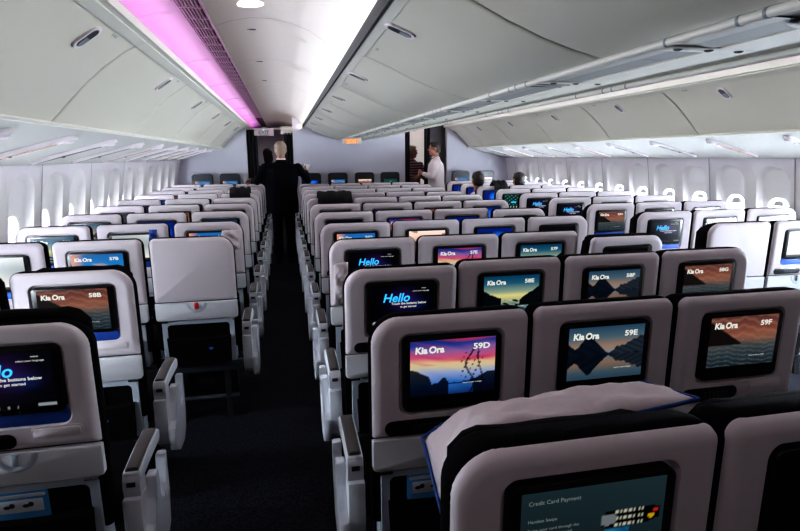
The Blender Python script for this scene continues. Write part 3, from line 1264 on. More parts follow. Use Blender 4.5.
# ------------------------------------------------------------------ overhead bins
BIN_L = [(-0.575, 2.085), (-0.62, 2.066), (-0.68, 2.030), (-0.75, 1.980), (-0.83, 1.910), (-0.91, 1.830), (-0.965, 1.770), (-1.0, 1.735)]
BIN_R = mir(BIN_L)
BIN_C = [(0.372, 2.085), (0.42, 2.068), (0.48, 2.045), (0.56, 2.010), (0.66, 1.965), (0.77, 1.922), (0.88, 1.888), (0.965, 1.869)]


def normal2(p, q, out):
    dx, dz = q[0] - p[0], q[1] - p[1]
    l = math.hypot(dx, dz)
    n = (dz / l, -dx / l)
    return n if n[0] * out[0] + n[1] * out[1] > 0 else (-n[0], -n[1])


def offset(P, d, out):
    res = []
    for i, p in enumerate(P):
        a, b = P[max(i - 1, 0)], P[min(i + 1, len(P) - 1)]
        n = normal2(a, b, out)
        res.append((p[0] + n[0] * d, p[1] + n[1] * d))
    return res


def point_on(P, z):
    for a, b in zip(P, P[1:]):
        if b[1] <= z <= a[1]:
            t = (a[1] - z) / (a[1] - b[1])
            return (a[0] + (b[0] - a[0]) * t, z), (b[0] - a[0], b[1] - a[1])


def make_bin(P, back, out, ya, yb, ylatch, zlatch, label, group, placard, sx):
    g = empty('overhead_bin', (0, ya, 0), label, 'overhead bin', group)
    L = yb - ya
    gap = 0.008
    mb = MB()
    inner = offset(P, -0.014, out)
    mb.prism(inner + back, 0.002, L - .002)
    put('bin_body', mb, M['binbody'], g, 0.7)
    mb = MB()
    o_ = offset(P, 0.0, out)
    i_ = offset(P, -0.011, out)
    prof = o_[1:] + list(reversed(i_[1:]))
    rings = []
    for y, d in ((gap, -.005), (gap + .004, -.0012), (gap + .012, 0.0), (L - gap - .012, 0.0), (L - gap - .004, -.0012), (L - gap, -.005)):
        q = offset(P, d, out)
        rings.append([(x, y, z) for x, z in q[1:] + list(reversed(i_[1:]))])
    mb.loft(rings)
    put('bin_door', mb, M['bin'], g, 0.7)
    # hinge strip with small placards along the top of the door
    mb = MB()
    h = offset(P, 0.003, out)[:2]
    h2 = offset(P, -0.012, out)[:2]
    mb.prism([h[0], (h[0][0] * .0 + h[1][0] * .97 + h[0][0] * .03, h[1][1] * .97 + h[0][1] * .03), h2[1], h2[0]], 0.001, L - .001)
    hs = put('hinge_strip', mb, M['rail'], g, 0.4)
    # latch: pale rim, dark plate and grey paddle, long side running down the door
    (lx, lz), t = point_on(P, zlatch)
    tl = math.hypot(*t)
    T = Vector((t[0] / tl, 0, t[1] / tl))
    N = normal2((0, 0), t, out)
    N = Vector((N[0], 0, N[1]))
    Yv = Vector((0, 1, 0))
    C = Vector((lx, ylatch - ya, lz))

    def lat(r0, r1, rad, d0, d1, name, m, par, sh=0.0, cut=None):
        mbb = MB()
        pts = rrect(-r0, r0, -r1, r1, rad, 4)
        if cut:
            pts = [(min(max(a, cut[0]), cut[1]), b) for a, b in pts]
        mbb.loft([[C + T * a + Yv * (b + sh * a) + N * d0 for a, b in pts], [C + T * a * .97 + Yv * (b * .95 + sh * a) + N * d1 for a, b in pts]])
        return put(name, mbb, m, par)
    r = lat(.064, .036, .030, -.004, .009, 'latch', M['shell'], g)
    lat(.050, .025, .022, .004, .0100, 'latch_plate', M['latchdark'], r)
    lat(.046, .021, .018, .005, .0115, 'latch_paddle', M['latchgrey'], r, cut=(0.0, .048))
    if placard:
        (px, pz), t2 = point_on(P, P[1][1] - .012)
        me = text_mesh(placard, 0.020, lambda x, y: tuple(Vector((px, L - .30 if sx < 0 else L - .22, pz)) + Yv * (-sx * x) * (1) - T * y + N * 0.0025))
        link('seat_placard', me, M['placard'], g)
    return g


def along_bins(P, back, out, seams, dl, zlatch, where, group, rows, sx, lo=-1.6, hi=14.4):
    for i, (a, b) in enumerate(zip(seams, seams[1:])):
        lab = f'closed pale overhead bin, {ORD[i + 1]} from camera, {where}'
        make_bin(P, back, out, a, b, a + dl, zlatch, lab, group, None if i > 4 else rows[i % len(rows)], sx)


seL = [1.40 - 1.355, 1.40, 2.755, 4.11, 5.46, 6.81, 8.16, 9.51]
along_bins(BIN_L, [(-1.80, 1.76), (-1.80, 2.14), (-0.62, 2.14)], (1, -.3), seL, 0.93, 2.022, 'above left windows', 'overhead bins above the left windows', ['60 ABC', '58 ABC', '57 ABC', '55 ABC', '53 ABC'], -1)
seR = [4.045 - 1.27 * 2, 4.045 - 1.27, 4.045, 5.31, 6.575, 7.84, 9.10, 9.88]
along_bins(BIN_R, mir([(-1.80, 1.76), (-1.80, 2.14), (-0.62, 2.14)]), (-1, -.3), seR, 0.71, 2.008, 'above right windows', 'overhead bins above the right windows', ['59 HJK', '58 HJK', '57 HJK', '55 HJK', '53 HJK'], 1)
seC = [0.36, 1.60, 2.83, 4.06, 5.29, 6.52, 7.75, 8.98, 9.88]
along_bins(BIN_C, [(1.19, 1.869), (1.19, 2.20), (0.40, 2.20)], (-1, -.3), seC, 0.56, 2.052, 'over middle block, facing left aisle', 'overhead bins over the middle seats', ['60 DE', '59 DE', '57 DE', '56 DE', '54 DE'], 1)
mb = MB()
pc = mir(BIN_C)
mb.prism(pc + [(1.215, 1.869), (1.215, 2.20), (2.0, 2.20)], Y0, Y1)
struct('trim_6', mb, M['bin'], 'curved backs of the middle bins facing the right aisle', 'overhead bin', 0.7)
# continuation of the bins beyond the bulkhead and behind the camera
mb = MB()
bk = [(-1.80, 1.76), (-1.80, 2.14), (-0.62, 2.14)]
mb.prism(BIN_L + bk, 9.52, YF)
mb.prism(BIN_L + bk, Y0, .04)
mb.prism(BIN_R + mir(bk), 9.9, YF)
mb.prism(BIN_R + mir(bk), Y0, 1.5)
struct('trim_7', mb, M['bin'], 'pale bin fronts continuing into the forward cabin', 'overhead bin', 0.7)
mb = MB()
mb.prism(BIN_C + [(1.19, 1.869), (1.19, 2.20), (0.40, 2.20)], Y0, .35)
mb.prism(BIN_C + pc[::-1] + [(2.0, 2.20), (.40, 2.2)], 10.0, YF)
struct('trim_8', mb, M['bin'], 'middle bin fronts beyond the bulkhead', 'overhead bin', 0.7)

# lips along the top of the window-side bins (the dark shadow line under the cove)
mb = MB()
lip = [(-0.548, 2.092), (-0.548, 2.128), (-0.572, 2.150), (-0.62, 2.150), (-0.60, 2.088)]
mb.prism(lip, Y0, YF)
struct('trim_9', mb, M['rail'], 'rounded lip along the top of the left bins', 'trim', 0.6)
mb = MB()
mb.prism(mir(lip), Y0, YF)
struct('trim_10', mb, M['rail'], 'rounded lip along the top of the right bins', 'trim', 0.6)
# dark joint between ceiling and middle bins
mb = MB()
mb.prism([(0.352, 2.118), (0.362, 2.076), (0.374, 2.076), (0.374, 2.118)], Y0, Y1)
struct('trim_11', mb, M['seam'], 'dark joint between the aisle ceiling and the middle bins', 'trim', 0.6)

# service-unit soffits between bins and side walls, with reading lights
PSU_L = [(-0.995, 1.722), (-1.20, 1.672), (-1.45, 1.605), (-1.69, 1.535)]
for nm, P, word in (('trim_12', PSU_L, 'left'), ('trim_13', mir(PSU_L), 'right')):
    s = -1 if word == 'left' else 1
    mb = MB()
    if s > 0:
        P = P[:-1] + [(4.14, 1.535)]
    mb.sheet(P, Y0, YF)
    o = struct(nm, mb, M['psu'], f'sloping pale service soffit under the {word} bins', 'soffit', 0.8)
    sm = MB()
    yy = 1.0
    k = 0
    while yy < 9.6:
        sm.sheet([(x, z - .0015) for x, z in P], yy - .002, yy + .002)
        yy += (0.42, 0.16, 0.16)[k % 3]
        k += 1
    put('soffit_joint', sm, M['latchgrey'], o, 0)
    # rail under the bin edge
    mb = MB()
    mb.tube([(P[0][0] - s * .012, Y0, P[0][1] + .006), (P[0][0] - s * .012, Y1, P[0][1] + .006)], 0.010, 8)
    struct('trim_14' if s < 0 else 'trim_15', mb, M['rail'], f'slim rail under the edge of the {word} bins', 'trim')
    SEG = [Vector((P[0][0], 0, P[0][1])), Vector((P[-1][0], 0, P[-1][1]))]
    T = (SEG[1] - SEG[0]).normalized()
    N = Vector((-T.z * 0 + (s * T.z), 0, -abs(T.x))).normalized()
    N = Vector((T.z, 0, -T.x)) if T.x > 0 else Vector((-T.z, 0, T.x))
    ys = [2.55 + .7315 * k for k in range(10)] if s < 0 else [3.3 + .7315 * k for k in range(9)]
    for i, y in enumerate(ys):
        g = empty('reading_light_unit', (SEG[0].x, y, SEG[0].z), f'slim white reading light unit, {ORD[i + 1]} from camera, under the {word} bins', 'reading light', f'reading lights under the {word} bins')

        def PT(t, b, d, SEG=SEG, T=T, N=N):
            p = T * t + Vector((0, b, 0)) + N * d
            return p
        mb = MB()
        out = []
        for t, w in ((.085, .010), (.10, .024), (.13, .033), (.17, .034), (.21, .029), (.40, .025), (.56, .016), (.64, .004)):
            out.append((t, w))
        path = [(t, w) for t, w in out] + [(t, -w) for t, w in reversed(out)]
        bulge = lambda t: -.012 + .0
        mb.loft([[PT(t, b, -.004) for t, b in path], [PT(t, b, .012) for t, b in path], [PT(t * .98 + .005, b * .75, .020) for t, b in path]])
        put('light_housing', mb, M['shell'], g, 0.5)
        mb = MB()
        ins = [(.195, .018), (.215, .022), (.40, .020), (.55, .012), (.60, .004)]
        path2 = [(t, w) for t, w in ins] + [(t, -w) for t, w in reversed(ins)]
        mb.loft([[PT(t, b, .015) for t, b in path2], [PT(t, b, .0225) for t, b in path2]])
        put('light_lens', mb, M['lenswarm'] if i % 3 == 1 else M['lens'], g, 0.5)
        mb = MB()
        mb.ellipsoid(PT(.135, .0, .016), (.036, .030, .016), 12, 8)
        put('lamp_head', mb, M['shell'], g, 0.9)
        mb = MB()
        mb.ellipsoid(PT(.44, .0, .022), (.016, .014, .006), 10, 6)
        put('nozzle', mb, M['latchdark'], g, 0.5)

# underside of the middle bins: rails, rings and reading light strips
mb = MB()
mb.box(0.965, 1.44, Y0, Y1, 1.8735, 1.90)
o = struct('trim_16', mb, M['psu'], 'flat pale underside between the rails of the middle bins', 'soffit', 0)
sm = MB()
for k in range(9):
    y = 0.9 + 1.23 * k
    for dy in (0, .10, .17):
        sm.box(0.99, 1.415, y + dy - .004, y + dy + .004, 1.870, 1.8745)
put('soffit_joint', sm, M['latchgrey'], o, 0)
for nm, x, w in (('left', .978, 'left'), ('right', 1.427, 'right')):
    g = empty('bin_rail', (x, 0, 1.860), f'long cream handrail along the {w} lower edge of the middle bins', 'handrail')
    mb = MB()
    mb.tube([(0, Y0, 0), (0, Y1, 0)], 0.0115, 12)
    put('rail_tube', mb, M['rail'], g)
    for k in range(9):
        y = 0.9 + 1.23 * k
        for dy in (0, .10, .17, .40):
            mb = MB()
            mb.tube([(0, y + dy - .004, 0), (0, y + dy + .004, 0)], 0.0125, 12)
            put('rail_ring', mb, M['latchgrey'], g)
for k in range(10):
    y = 1.42 + .7315 * k
    g = empty('reading_light_strip', (CEN, y, 1.8735), f'flat reading light strip, {ORD[k + 1]} from camera, under the middle bins', 'reading light', 'reading light strips under the middle bins')
    mb = MB()
    mb.box(-.19, .19, -.030, .030, -.005, 0.0, bev=.002)
    put('strip_housing', mb, M['rail'], g)
    for x in (-.10, .0, .10):
        mb = MB()
        mb.ellipsoid((x, 0, -.005), (.014, .012, .005), 12, 6)
        put('light_lens', mb, M['lens'], g)
mb = MB()
mb.ellipsoid((0, 0, 0), (.11, .075, .012), 20, 8)
o = put('ceiling_speaker', mb, M['bezel'])
o.location = (1.22, 1.06, 1.868)
tag(o, 'black oval speaker under the middle bins at top right corner', 'speaker')

# ------------------------------------------------------------------ bulkhead, curtains, doorways
def panel(name, x0, x1, z0, z1, y, m, label, cat='wall', th=0.04):
    mb = MB()
    mb.box(x0, x1, y, y + th, z0, z1)
    return struct(name, mb, m, label, cat, 0)


panel('wall_front_left', -1.78, -0.605, 0, 2.14, Y1, M['bulk'], 'pale bulkhead panel ahead of the left seats')
panel('wall_front_centre', 0.185, 2.19, 0, 2.30, Y1, M['bulk'], 'wide lilac-grey bulkhead ahead of the middle seats')
panel('wall_front_right', 2.985, 4.25, 0, 2.14, Y1, M['bulk'], 'pale bulkhead panel ahead of the right seats')


def curtain(x0, x1, y, z1, label, n=5, m='curtain'):
    mb = MB()
    pts = []
    N = n * 6
    a = [(x0 + (x1 - x0) * i / N, y + .022 * math.sin(2 * PI * n * i / N)) for i in range(N + 1)]
    b = [(x, yy + .008) for x, yy in reversed(a)]
    loop = a + b
    mb.loft([[(x, yy, .03 + floor_z(y)) for x, yy in loop], [(x, yy, z1) for x, yy in loop]])
    o = put('curtain', mb, M[m], None, 1.0)
    return tag(o, label, 'curtain', 'curtains at the bulkhead')


curtain(-0.60, -0.42, Y1 + .05, 2.04, 'dark gathered curtain at left side of the left doorway', 3)
curtain(0.03, 0.18, Y1 + .05, 1.98, 'dark gathered curtain at right side of the left doorway', 3)
curtain(2.20, 2.29, Y1 + .05, 2.10, 'narrow dark curtain left of the man in the striped shirt', 2)
curtain(2.575, 2.69, Y1 + .10, 2.16, 'dark curtain between the two standing men on the right', 2)
panel('trim_17', 2.69, 2.985, 0, 2.22, Y1 + .12, M['greypanel'], 'dark grey partition in the right doorway', 'wall')
panel('trim_18', 2.42, 3.12, 0, 2.3, 11.2, M['galley'], 'white galley wall with added glow behind the striped shirt man', 'wall')
panel('trim_19', -0.02, 0.19, 1.96, 2.10, Y1 + .06, M['rail'], 'pale box above the curtain in the left doorway', 'trim')
panel('trim_20', -0.60, 0.19, 2.045, 2.062, Y1 - .03, M['rail'], 'slim header bar across the left doorway', 'trim', .05)

g = empty('exit_sign', (-0.30, Y1 - .12, 1.985), 'mauve exit sign box hanging over the left aisle doorway', 'sign')
mb = MB()
mb.box(-.16, .16, -.03, .03, -.055, .055, bev=.008)
mb.box(-.02, .02, -.01, .01, .05, .09)
put('sign_box', mb, M['signbox'], g)
link('sign_letters', text_mesh('EXIT', .085, lambda x, y: (x, -.0315, y - .03), bold=.002, align='CENTER'), M['placard'], g)
mb = MB()
mb.ellipsoid((0.0, -.032, .040), (.014, .004, .008), 10, 6)
put('indicator', mb, M['green'], g)

g = empty('exit_sign', (1.08, 8.75, 1.81), 'lit orange exit sign under the far end of the middle bins', 'sign')
mb = MB()
mb.box(-.15, .15, -.015, .015, -.040, .055, bev=.006)
put('sign_box', mb, M['bin'], g)
link('sign_letters', text_mesh('EXIT', .072, lambda x, y: (x * 1.35, -.017, y - .026), bold=.003, align='CENTER'), M['orange'], g)

# bulkhead monitors
TV = {'a': 'blue', 'b': 'sky', 'c': 'cream', 'd': 'map'}


def monitor(x, z, pic, label):
    g = empty('bulkhead_monitor', (x, Y1 - .0715, z), label, 'monitor', 'monitors on the bulkhead')
    mb = MB()
    pts = rrect(-.172, .172, -.115, .098, (.05, .05, .02, .02), 5)
    mb.loft([[(a, .070, b) for a, b in pts], [(a, .012, b) for a, b in pts], [(a * .96, 0.0, b * .96) for a, b in pts]])
    mb.box(-.05, .05, .05, .074, -.35, -.10)
    put('monitor_case', mb, M['tvcase'], g)
    me = picture_mesh(pic, lambda u, v: (-.12 + .24 * u, -.0025, -.100 + .075 * v), 24, 12)
    link('display', me, None, g)
    return g


for i, (x, pic) in enumerate(((.475, 'blue'), (.945, 'sky'), (1.430, 'cream'), (1.90, 'map'))):
    monitor(x, 1.195, pic, f'dark bulkhead monitor, {ORD[i + 1]} from left ahead of the middle block')
for i, (x, pic) in enumerate(((-1.36, 'sky'), (-.91, 'sky'))):
    monitor(x, 1.200, pic, f'dark bulkhead monitor, {"left" if i == 0 else "right"} one of the pair ahead of the left block')
for i, (x, pic) in enumerate(((3.25, 'sky'), (3.74, 'cream'))):
    monitor(x, 1.195, pic, f'dark bulkhead monitor, {"left" if i == 0 else "right"} one of the pair ahead of the right block')


# ------------------------------------------------------------------ pillows and coats on the seats
def seat_pt(code, u, z, d):
    o = SEATS[code]
    p = B(u, z, d)
    return Vector((o.location.x + p[0], o.location.y + p[1], o.location.z + p[2]))


def pillow(name, c, ax, ay, az, hx, hy, hz, label, m='pillow', piping=True, sag=0.0, seed=0, taper=0.0, bend=None):
    """soft cushion: ax, ay, az are its axes; half sizes hx, hy and half thickness hz"""
    c, ax, ay, az = Vector(c), Vector(ax).normalized(), Vector(ay).normalized(), Vector(az).normalized()
    n, mrow = 28, 14
    mb = MB()
    tops = {}

    def pos(i, j, s):
        u, v = -1 + 2 * i / n, -1 + 2 * j / mrow
        k = (max(0, (1 - abs(u) ** 2.6) * (1 - abs(v) ** 2.6))) ** .45
        pin = 1 - .10 * (abs(u) ** 4) * (1 - abs(v)) - .0
        pv = 1 - .10 * (abs(v) ** 4) * (1 - abs(u))
        w = .006 * math.sin(u * 7 + v * 5 + seed) + .0025 * math.sin(u * 17 - v * 9 + seed)
        p = c + ax * (u * hx * pv) + ay * (v * hy * pin * (1 - taper * max(0, u))) + az * (s * hz * k + w * k + sag * (1 - u * u))
        return p + bend(u, v) if bend else p
    V = {}
    for s in (1, -1):
        for i in range(n + 1):
            for j in range(mrow + 1):
                edge = i in (0, n) or j in (0, mrow)
                if edge and s < 0:
                    V[s, i, j] = V[1, i, j]
                else:
                    V[s, i, j] = mb.bm.verts.new(pos(i, j, s))
    for s in (1, -1):
        for i in range(n):
            for j in range(mrow):
                mb.bm.faces.new([V[s, i, j], V[s, i + 1, j], V[s, i + 1, j + 1], V[s, i, j + 1]])
    rim = [pos(i, 0, 1) for i in range(n)] + [pos(n, j, 1) for j in range(mrow)] + [pos(n - i, mrow, 1) for i in range(n)] + [pos(0, mrow - j, 1) for j in range(mrow + 1)]
    o = put(name, mb, M[m], None, 3.0)
    tag(o, label, 'pillow' if m == 'pillow' else 'bag')
    if piping:
        mp = MB()
        mp.tube(rim, 0.0042, 6, False)
        put('piping', mp, M['piping'], o)
    return o


# the big one laid over the top of the nearest seat
def droop(u, v):
    a = max(0, (-u - .60) / .40)
    return Vector((.020 * a, -.030 * a * (1 - v) * .5, -.185 * a ** 1.4 * (.60 - .40 * v) - .008 * math.sin(u * 2.2 + .6) * (1 - v) * .5 + .012 * u))


pillow('pillow', (0.530, 0.970, 1.052), (1, .02, .02), (0, .97, -.22), (0, .22, .97), .282, .090, .026,
       'white pillow with blue piping draped over the top of the nearest seat back', seed=2, bend=droop)
o58 = SEATS['58D'].location
pillow('pillow', (0.226, o58.y + .20, 1.02), (.05, .0, 1), (.9, .3, 0), (.2, -1, 0), .095, .035, .022, 'small white pillow edge showing beside the dark welcome screen seat at left aisle', piping=False, seed=5)
o57c = SEATS['57C'].location
pillow('pillow', (-0.335, o57c.y + .215, 1.085), (0.1, .1, 1), (1, .1, 0), (.1, -1, 0), .06, .055, .030, 'crumpled white pillow behind top corner of the screenless left seat', piping=False, seed=9)
pillow('pillow', (-0.772, o57c.y + .20, 1.125), (0.1, .1, 1), (1, .1, 0), (.1, -1, 0), .04, .022, .02, 'small blue cushion wedged between two left block seats', m='blue', piping=False, seed=3)


def coat(code, u0, u1, zt, zlow, label, m='blackcoat', seed=0):
    """a garment folded over a seat top: hangs a little behind and in front"""
    mb = MB()
    n = 16
    rings = []
    path = [(zlow, -.014), (ZT - .02, -.018), (ZT + .012, -.010), (ZT + .030 + zt * .4, .012), (ZT + .046 + zt, .05), (ZT + .058 + zt, .10), (ZT + .04 + zt * .5, .155), (ZT - .03, .19), (zlow, .19)]
    inner = [(z - .006 if d > 0 and z > ZT else z, d + (.006 if d < .09 else -.006)) for z, d in path]
    for i in range(n + 1):
        t = i / n
        u = u0 + (u1 - u0) * t
        w = .006 * math.sin(t * 17 + seed) + .004 * math.sin(t * 41 + seed)
        e = .012 if i in (0, n) else 0
        ring = [seat_pt(code, u, z + w * (z > ZT) - e * (z > ZT), d - abs(w) * (d < 0)) for z, d in path] + [seat_pt(code, u, z, d) for z, d in reversed(inner)]
        rings.append(ring)
    mb.loft(rings)
    o = put('coat', mb, M[m], None, 1.2)
    return tag(o, label, 'coat', 'coats laid over seat backs')


coat('53D', -.12, .245, .012, 1.055, 'black coat folded over the eighth middle block seat beside left aisle', seed=1)
coat('52C', -.12, .12, .015, 1.075, 'black bag-like coat over a far left seat near standing man', seed=4)
coat('51H', .02, .22, .015, 1.07, 'black coat over a far right block seat near white shirt man', seed=6)


# ------------------------------------------------------------------ people
def remesh(mb, name, m, voxel=0.008, smooth_it=4, parent=None):
    me = mb.mesh(name)
    ob = bpy.data.objects.new(name, me)
    COL.objects.link(ob)
    md = ob.modifiers.new('r', 'REMESH')
    md.mode = 'VOXEL'
    md.voxel_size = voxel
    ms = ob.modifiers.new('s', 'SMOOTH')
    ms.factor = 0.5
    ms.iterations = smooth_it
    dg = bpy.context.evaluated_depsgraph_get()
    out = bpy.data.meshes.new_from_object(ob.evaluated_get(dg))
    bpy.data.objects.remove(ob)
    out.name = name
    out.polygons.foreach_set('use_smooth', [True] * len(out.polygons))
    out.materials.clear()
    return link(name, out, m, parent)


def ell_loft(mb, rows, n=20):
    """rows: (cx, cy, z, rx, ry)"""
    mb.loft([[(cx + rx * math.cos(2 * PI * k / n), cy + ry * math.sin(2 * PI * k / n), z) for k in range(n)] for cx, cy, z, rx, ry in rows])


def hand(mb, wrist, dirv, palm_n, s=1.0, side=1, curl=0.5):
    """palm plus five fingers; dirv = wrist to knuckles, palm_n = direction the palm faces"""
    d = Vector(dirv).normalized()
    n = Vector(palm_n)
    n = (n - d * n.dot(d)).normalized()
    w = d.cross(n).normalized() * side
    W = Vector(wrist)
    K = W + d * .085 * s
    for k in range(5):
        t = (k - 2) / 2
        mb.capsule(W + w * t * .020 * s, K + w * t * .034 * s, .013 * s, .0115 * s, 8)
    L = [.066, .078, .074, .058]
    for k in range(4):
        t = (k - 1.5) / 1.5
        p0 = K + w * t * .034 * s
        a = curl
        for seg, f in enumerate((.45, .32, .23)):
            dd = (d * math.cos(a) + n * math.sin(a) + w * t * .10).normalized()
            p1 = p0 + dd * L[k] * f * s
            mb.capsule(p0, p1, .0088 * s, .0080 * s, 8)
            p0 = p1
            a += curl * .9
    p0 = W + d * .022 * s - w * .026 * s
    a1 = (d * .72 - w * .62 + n * .25).normalized()
    p1 = p0 + a1 * .045 * s
    p2 = p1 + (d * .9 - w * .15 + n * .35).normalized() * .03 * s
    mb.capsule(p0, p1, .012 * s, .0098 * s, 8)
    mb.capsule(p1, p2, .0098 * s, .0085 * s, 8)


def head(mb, c, face, s=1.0, tilt=0.0):
    """head centred at c looking along 'face' (horizontal vector)"""
    f = Vector(face).normalized()
    up = Vector((0, 0, 1))
    r = f.cross(up).normalized()
    R = Matrix((r, f, up)).transposed()
    c = Vector(c)

    def P(x, y, z):
        return c + R @ Vector((x * s, y * s, z * s))
    mb.ellipsoid(P(0, -.012, .025), (.076 * s, .096 * s, .094 * s), 20, 14, R)
    mb.ellipsoid(P(0, .022, -.045), (.058 * s, .070 * s, .075 * s), 18, 12, R)
    mb.ellipsoid(P(0, .070, -.098), (.022 * s, .020 * s, .018 * s), 10, 8, R)       # chin
    mb.capsule(P(0, .092, .008), P(0, .112, -.030), .009 * s, .014 * s, 8)          # nose
    mb.ellipsoid(P(0, .088, .028), (.048 * s, .014 * s, .012 * s), 12, 8, R)        # brow
    mb.ellipsoid(P(0, .086, -.066), (.024 * s, .012 * s, .010 * s), 10, 8, R)       # lips
    for sd in (-1, 1):
        mb.ellipsoid(P(sd * .080, -.010, -.008), (.010 * s, .020 * s, .032 * s), 10, 8, R)   # ears
        mb.ellipsoid(P(sd * .042, .058, -.030), (.024 * s, .026 * s, .026 * s), 10, 8, R)    # cheeks
    return P, R


def face_bits(P, R, s, parent):
    mb = MB()
    for sd in (-1, 1):
        mb.ellipsoid(P(sd * .031, .086, .006), (.012 * s, .006 * s, .007 * s), 10, 6, R)
    put('eyes', mb, M['eyewhite'], parent)
    mb = MB()
    for sd in (-1, 1):
        mb.ellipsoid(P(sd * .032, .095, .030), (.018 * s, .006 * s, .0045 * s), 10, 6, R)
    put('eyebrows', mb, M['hair_dark'], parent)
    mb = MB()
    mb.ellipsoid(P(0, .096, -.066), (.021 * s, .005 * s, .0065 * s), 10, 6, R)
    put('mouth', mb, M['lip'], parent)


def hair_cap(P, R, s, style, m, parent):
    mb = MB()
    mb.ellipsoid(P(0, -.022, .035), (.089 * s, .100 * s, .094 * s), 20, 14, R)
    if style == 'short':
        mb.ellipsoid(P(0, -.050, -.012), (.084 * s, .066 * s, .085 * s), 16, 10, R)
        mb.ellipsoid(P(0, .040, .090), (.062 * s, .045 * s, .032 * s), 14, 8, R)
    elif style == 'long':
        mb.ellipsoid(P(0, -.055, -.06), (.090 * s, .065 * s, .15 * s), 16, 10, R)
        mb.ellipsoid(P(0, .030, .080), (.068 * s, .050 * s, .040 * s), 14, 8, R)
    o = remesh(mb, 'hair', m, .007, 2, parent)
    # cut the face side away
    f = R.col[1]
    c = P(0, 0, 0)
    bm = bmesh.new()
    bm.from_mesh(o.data)
    dele = []
    for v in bm.verts:
        q = R.transposed() @ (v.co - c)
        if q.y > .060 * s and q.z < .065 * s or (q.y > .018 * s and q.z < .0 * s) or (style == 'short' and abs(q.x) > .062 * s and q.z < .022 * s and q.y > -.040 * s) or (style == 'short' and q.z < -.075 * s):
            dele.append(v)
    bmesh.ops.delete(bm, geom=dele, context='VERTS')
    bm.to_mesh(o.data)
    bm.free()
    return o


def standing(x, y, facing, H, label, skin, hair, hstyle, arms, top_mat, leg_mat, top_name='shirt', coat_len=None, head_turn=0, lean=0.0, girth=1.0, feet=True, hair_s=1.0, collar=None):
    """facing = angle of the view direction from +Y (counter-clockwise). arms: list of (elbow, hand, hand_dir, palm_n) in person space (x right, y forward, z up)"""
    g0 = floor_z(y)
    Rz = Matrix.Rotation(facing, 3, 'Z')
    O = Vector((x, y, g0))
    k = H / 1.78

    def T(p):
        return Vector(p) * k
    sh = 1.46
    hd = (0, .02 + lean, 1.655)
    body = MB()
    ell_loft(body, [(0, lean * .2, .88 * k, .135 * k, .095 * k), (0, lean * .4, 1.05 * k, .125 * k, .09 * k), (0, lean * .7, 1.25 * k, .145 * k, .10 * k), (0, lean * .85, 1.40 * k, .15 * k, .09 * k), (0, lean * .9, 1.47 * k, .08 * k, .065 * k)])
    body.capsule(T((0, lean * .85 - .005, 1.44)), T((0, lean + .005, 1.58)), .062 * k, .056 * k)
    ft = Matrix.Rotation(head_turn, 3, 'Z') @ Vector((0, 1, 0))
    P, R = head(body, T(hd), ft, k)
    for sd in (-1, 1):
        body.capsule(T((sd * .085, 0, .86)), T((sd * .09, .01, .48)), .07 * k, .050 * k)
        body.capsule(T((sd * .09, .01, .48)), T((sd * .095, -.01, .09)), .048 * k, .034 * k)
        body.capsule(T((sd * .095, -.02, .045)), T((sd * .11, .12, .035)), .034 * k, .028 * k)
    cloth = MB()
    low = coat_len or .86
    gg = girth
    rows = [(0, lean * .3, low * k, .175 * k * gg, .125 * k * gg), (0, lean * .35, (low + .12) * k, .178 * k * gg, .125 * k * gg)]
    if low < .95:
        rows.append((0, lean * .45, 1.06 * k, .168 * k * gg, .118 * k * gg))
    rows += [(0, lean * .7, 1.24 * k, .185 * k * gg, .122 * k * gg), (0, lean * .85, 1.38 * k, .195 * k * gg, .112 * k * gg), (0, lean * .9, 1.45 * k, .150 * k * gg, .088 * k), (0, lean * .9, 1.485 * k, .085 * k, .075 * k), (0, lean * .92, 1.515 * k, .066 * k, .066 * k)]
    ell_loft(cloth, rows, 24)
    for i, (el, hp, hdir, pn) in enumerate(arms):
        sd = -1 if i == 0 else 1
        S = T((sd * .185 * gg, lean * .85, 1.415))
        E_, Hn = T(el), T(hp)
        body.capsule(S, E_, .045 * k, .038 * k)
        body.capsule(E_, Hn, .036 * k, .026 * k)
        hand(body, Hn, Vector(hdir), Vector(pn), k, side=sd)
        cloth.capsule(S - Vector((0, 0, .012)), E_, .064 * k, .055 * k)
        w = Hn + (E_ - Hn).normalized() * .035
        cloth.capsule(E_, w, .054 * k, .040 * k)
    root = remesh(body, 'person', skin, .0075, 3)
    tag(root, label, 'person')
    face_bits(P, R, k, root)
    hair_cap(P, R, k * hair_s, hstyle, hair, root)
    remesh(cloth, top_name, top_mat, .010, 4, root)
    tr = MB()
    for sd in (-1, 1):
        tr.loft([[(sd * cx * k + rx * k * math.cos(a), cy * k + ry * k * math.sin(a), z * k) for a in [2 * PI * q / 16 for q in range(16)]] for cx, cy, z, rx, ry in
                 ((.080, 0, .94, .090, .115), (.086, 0, .80, .088, .105), (.092, .0, .50, .072, .080), (.094, -.01, .25, .068, .075), (.096, -.015, .075, .070, .085))])
    remesh(tr, 'trousers', leg_mat, .010, 3, root)
    for sd in (-1, 1):
        s = MB()
        s.loft([[(sd * .100 * k + a * k, b * k + .0, z * k) for a, b in rrect(-w, w, -.085 + i, .175 - i, w * .9, 4)] for z, w, i in ((0.0, .048, .004), (.03, .050, 0), (.065, .044, .012), (.095, .034, .03))])
        put('shoe', s, M['shoe'], root)
    root.location = O
    root.rotation_euler = (0, 0, facing)
    return root, P, R, k


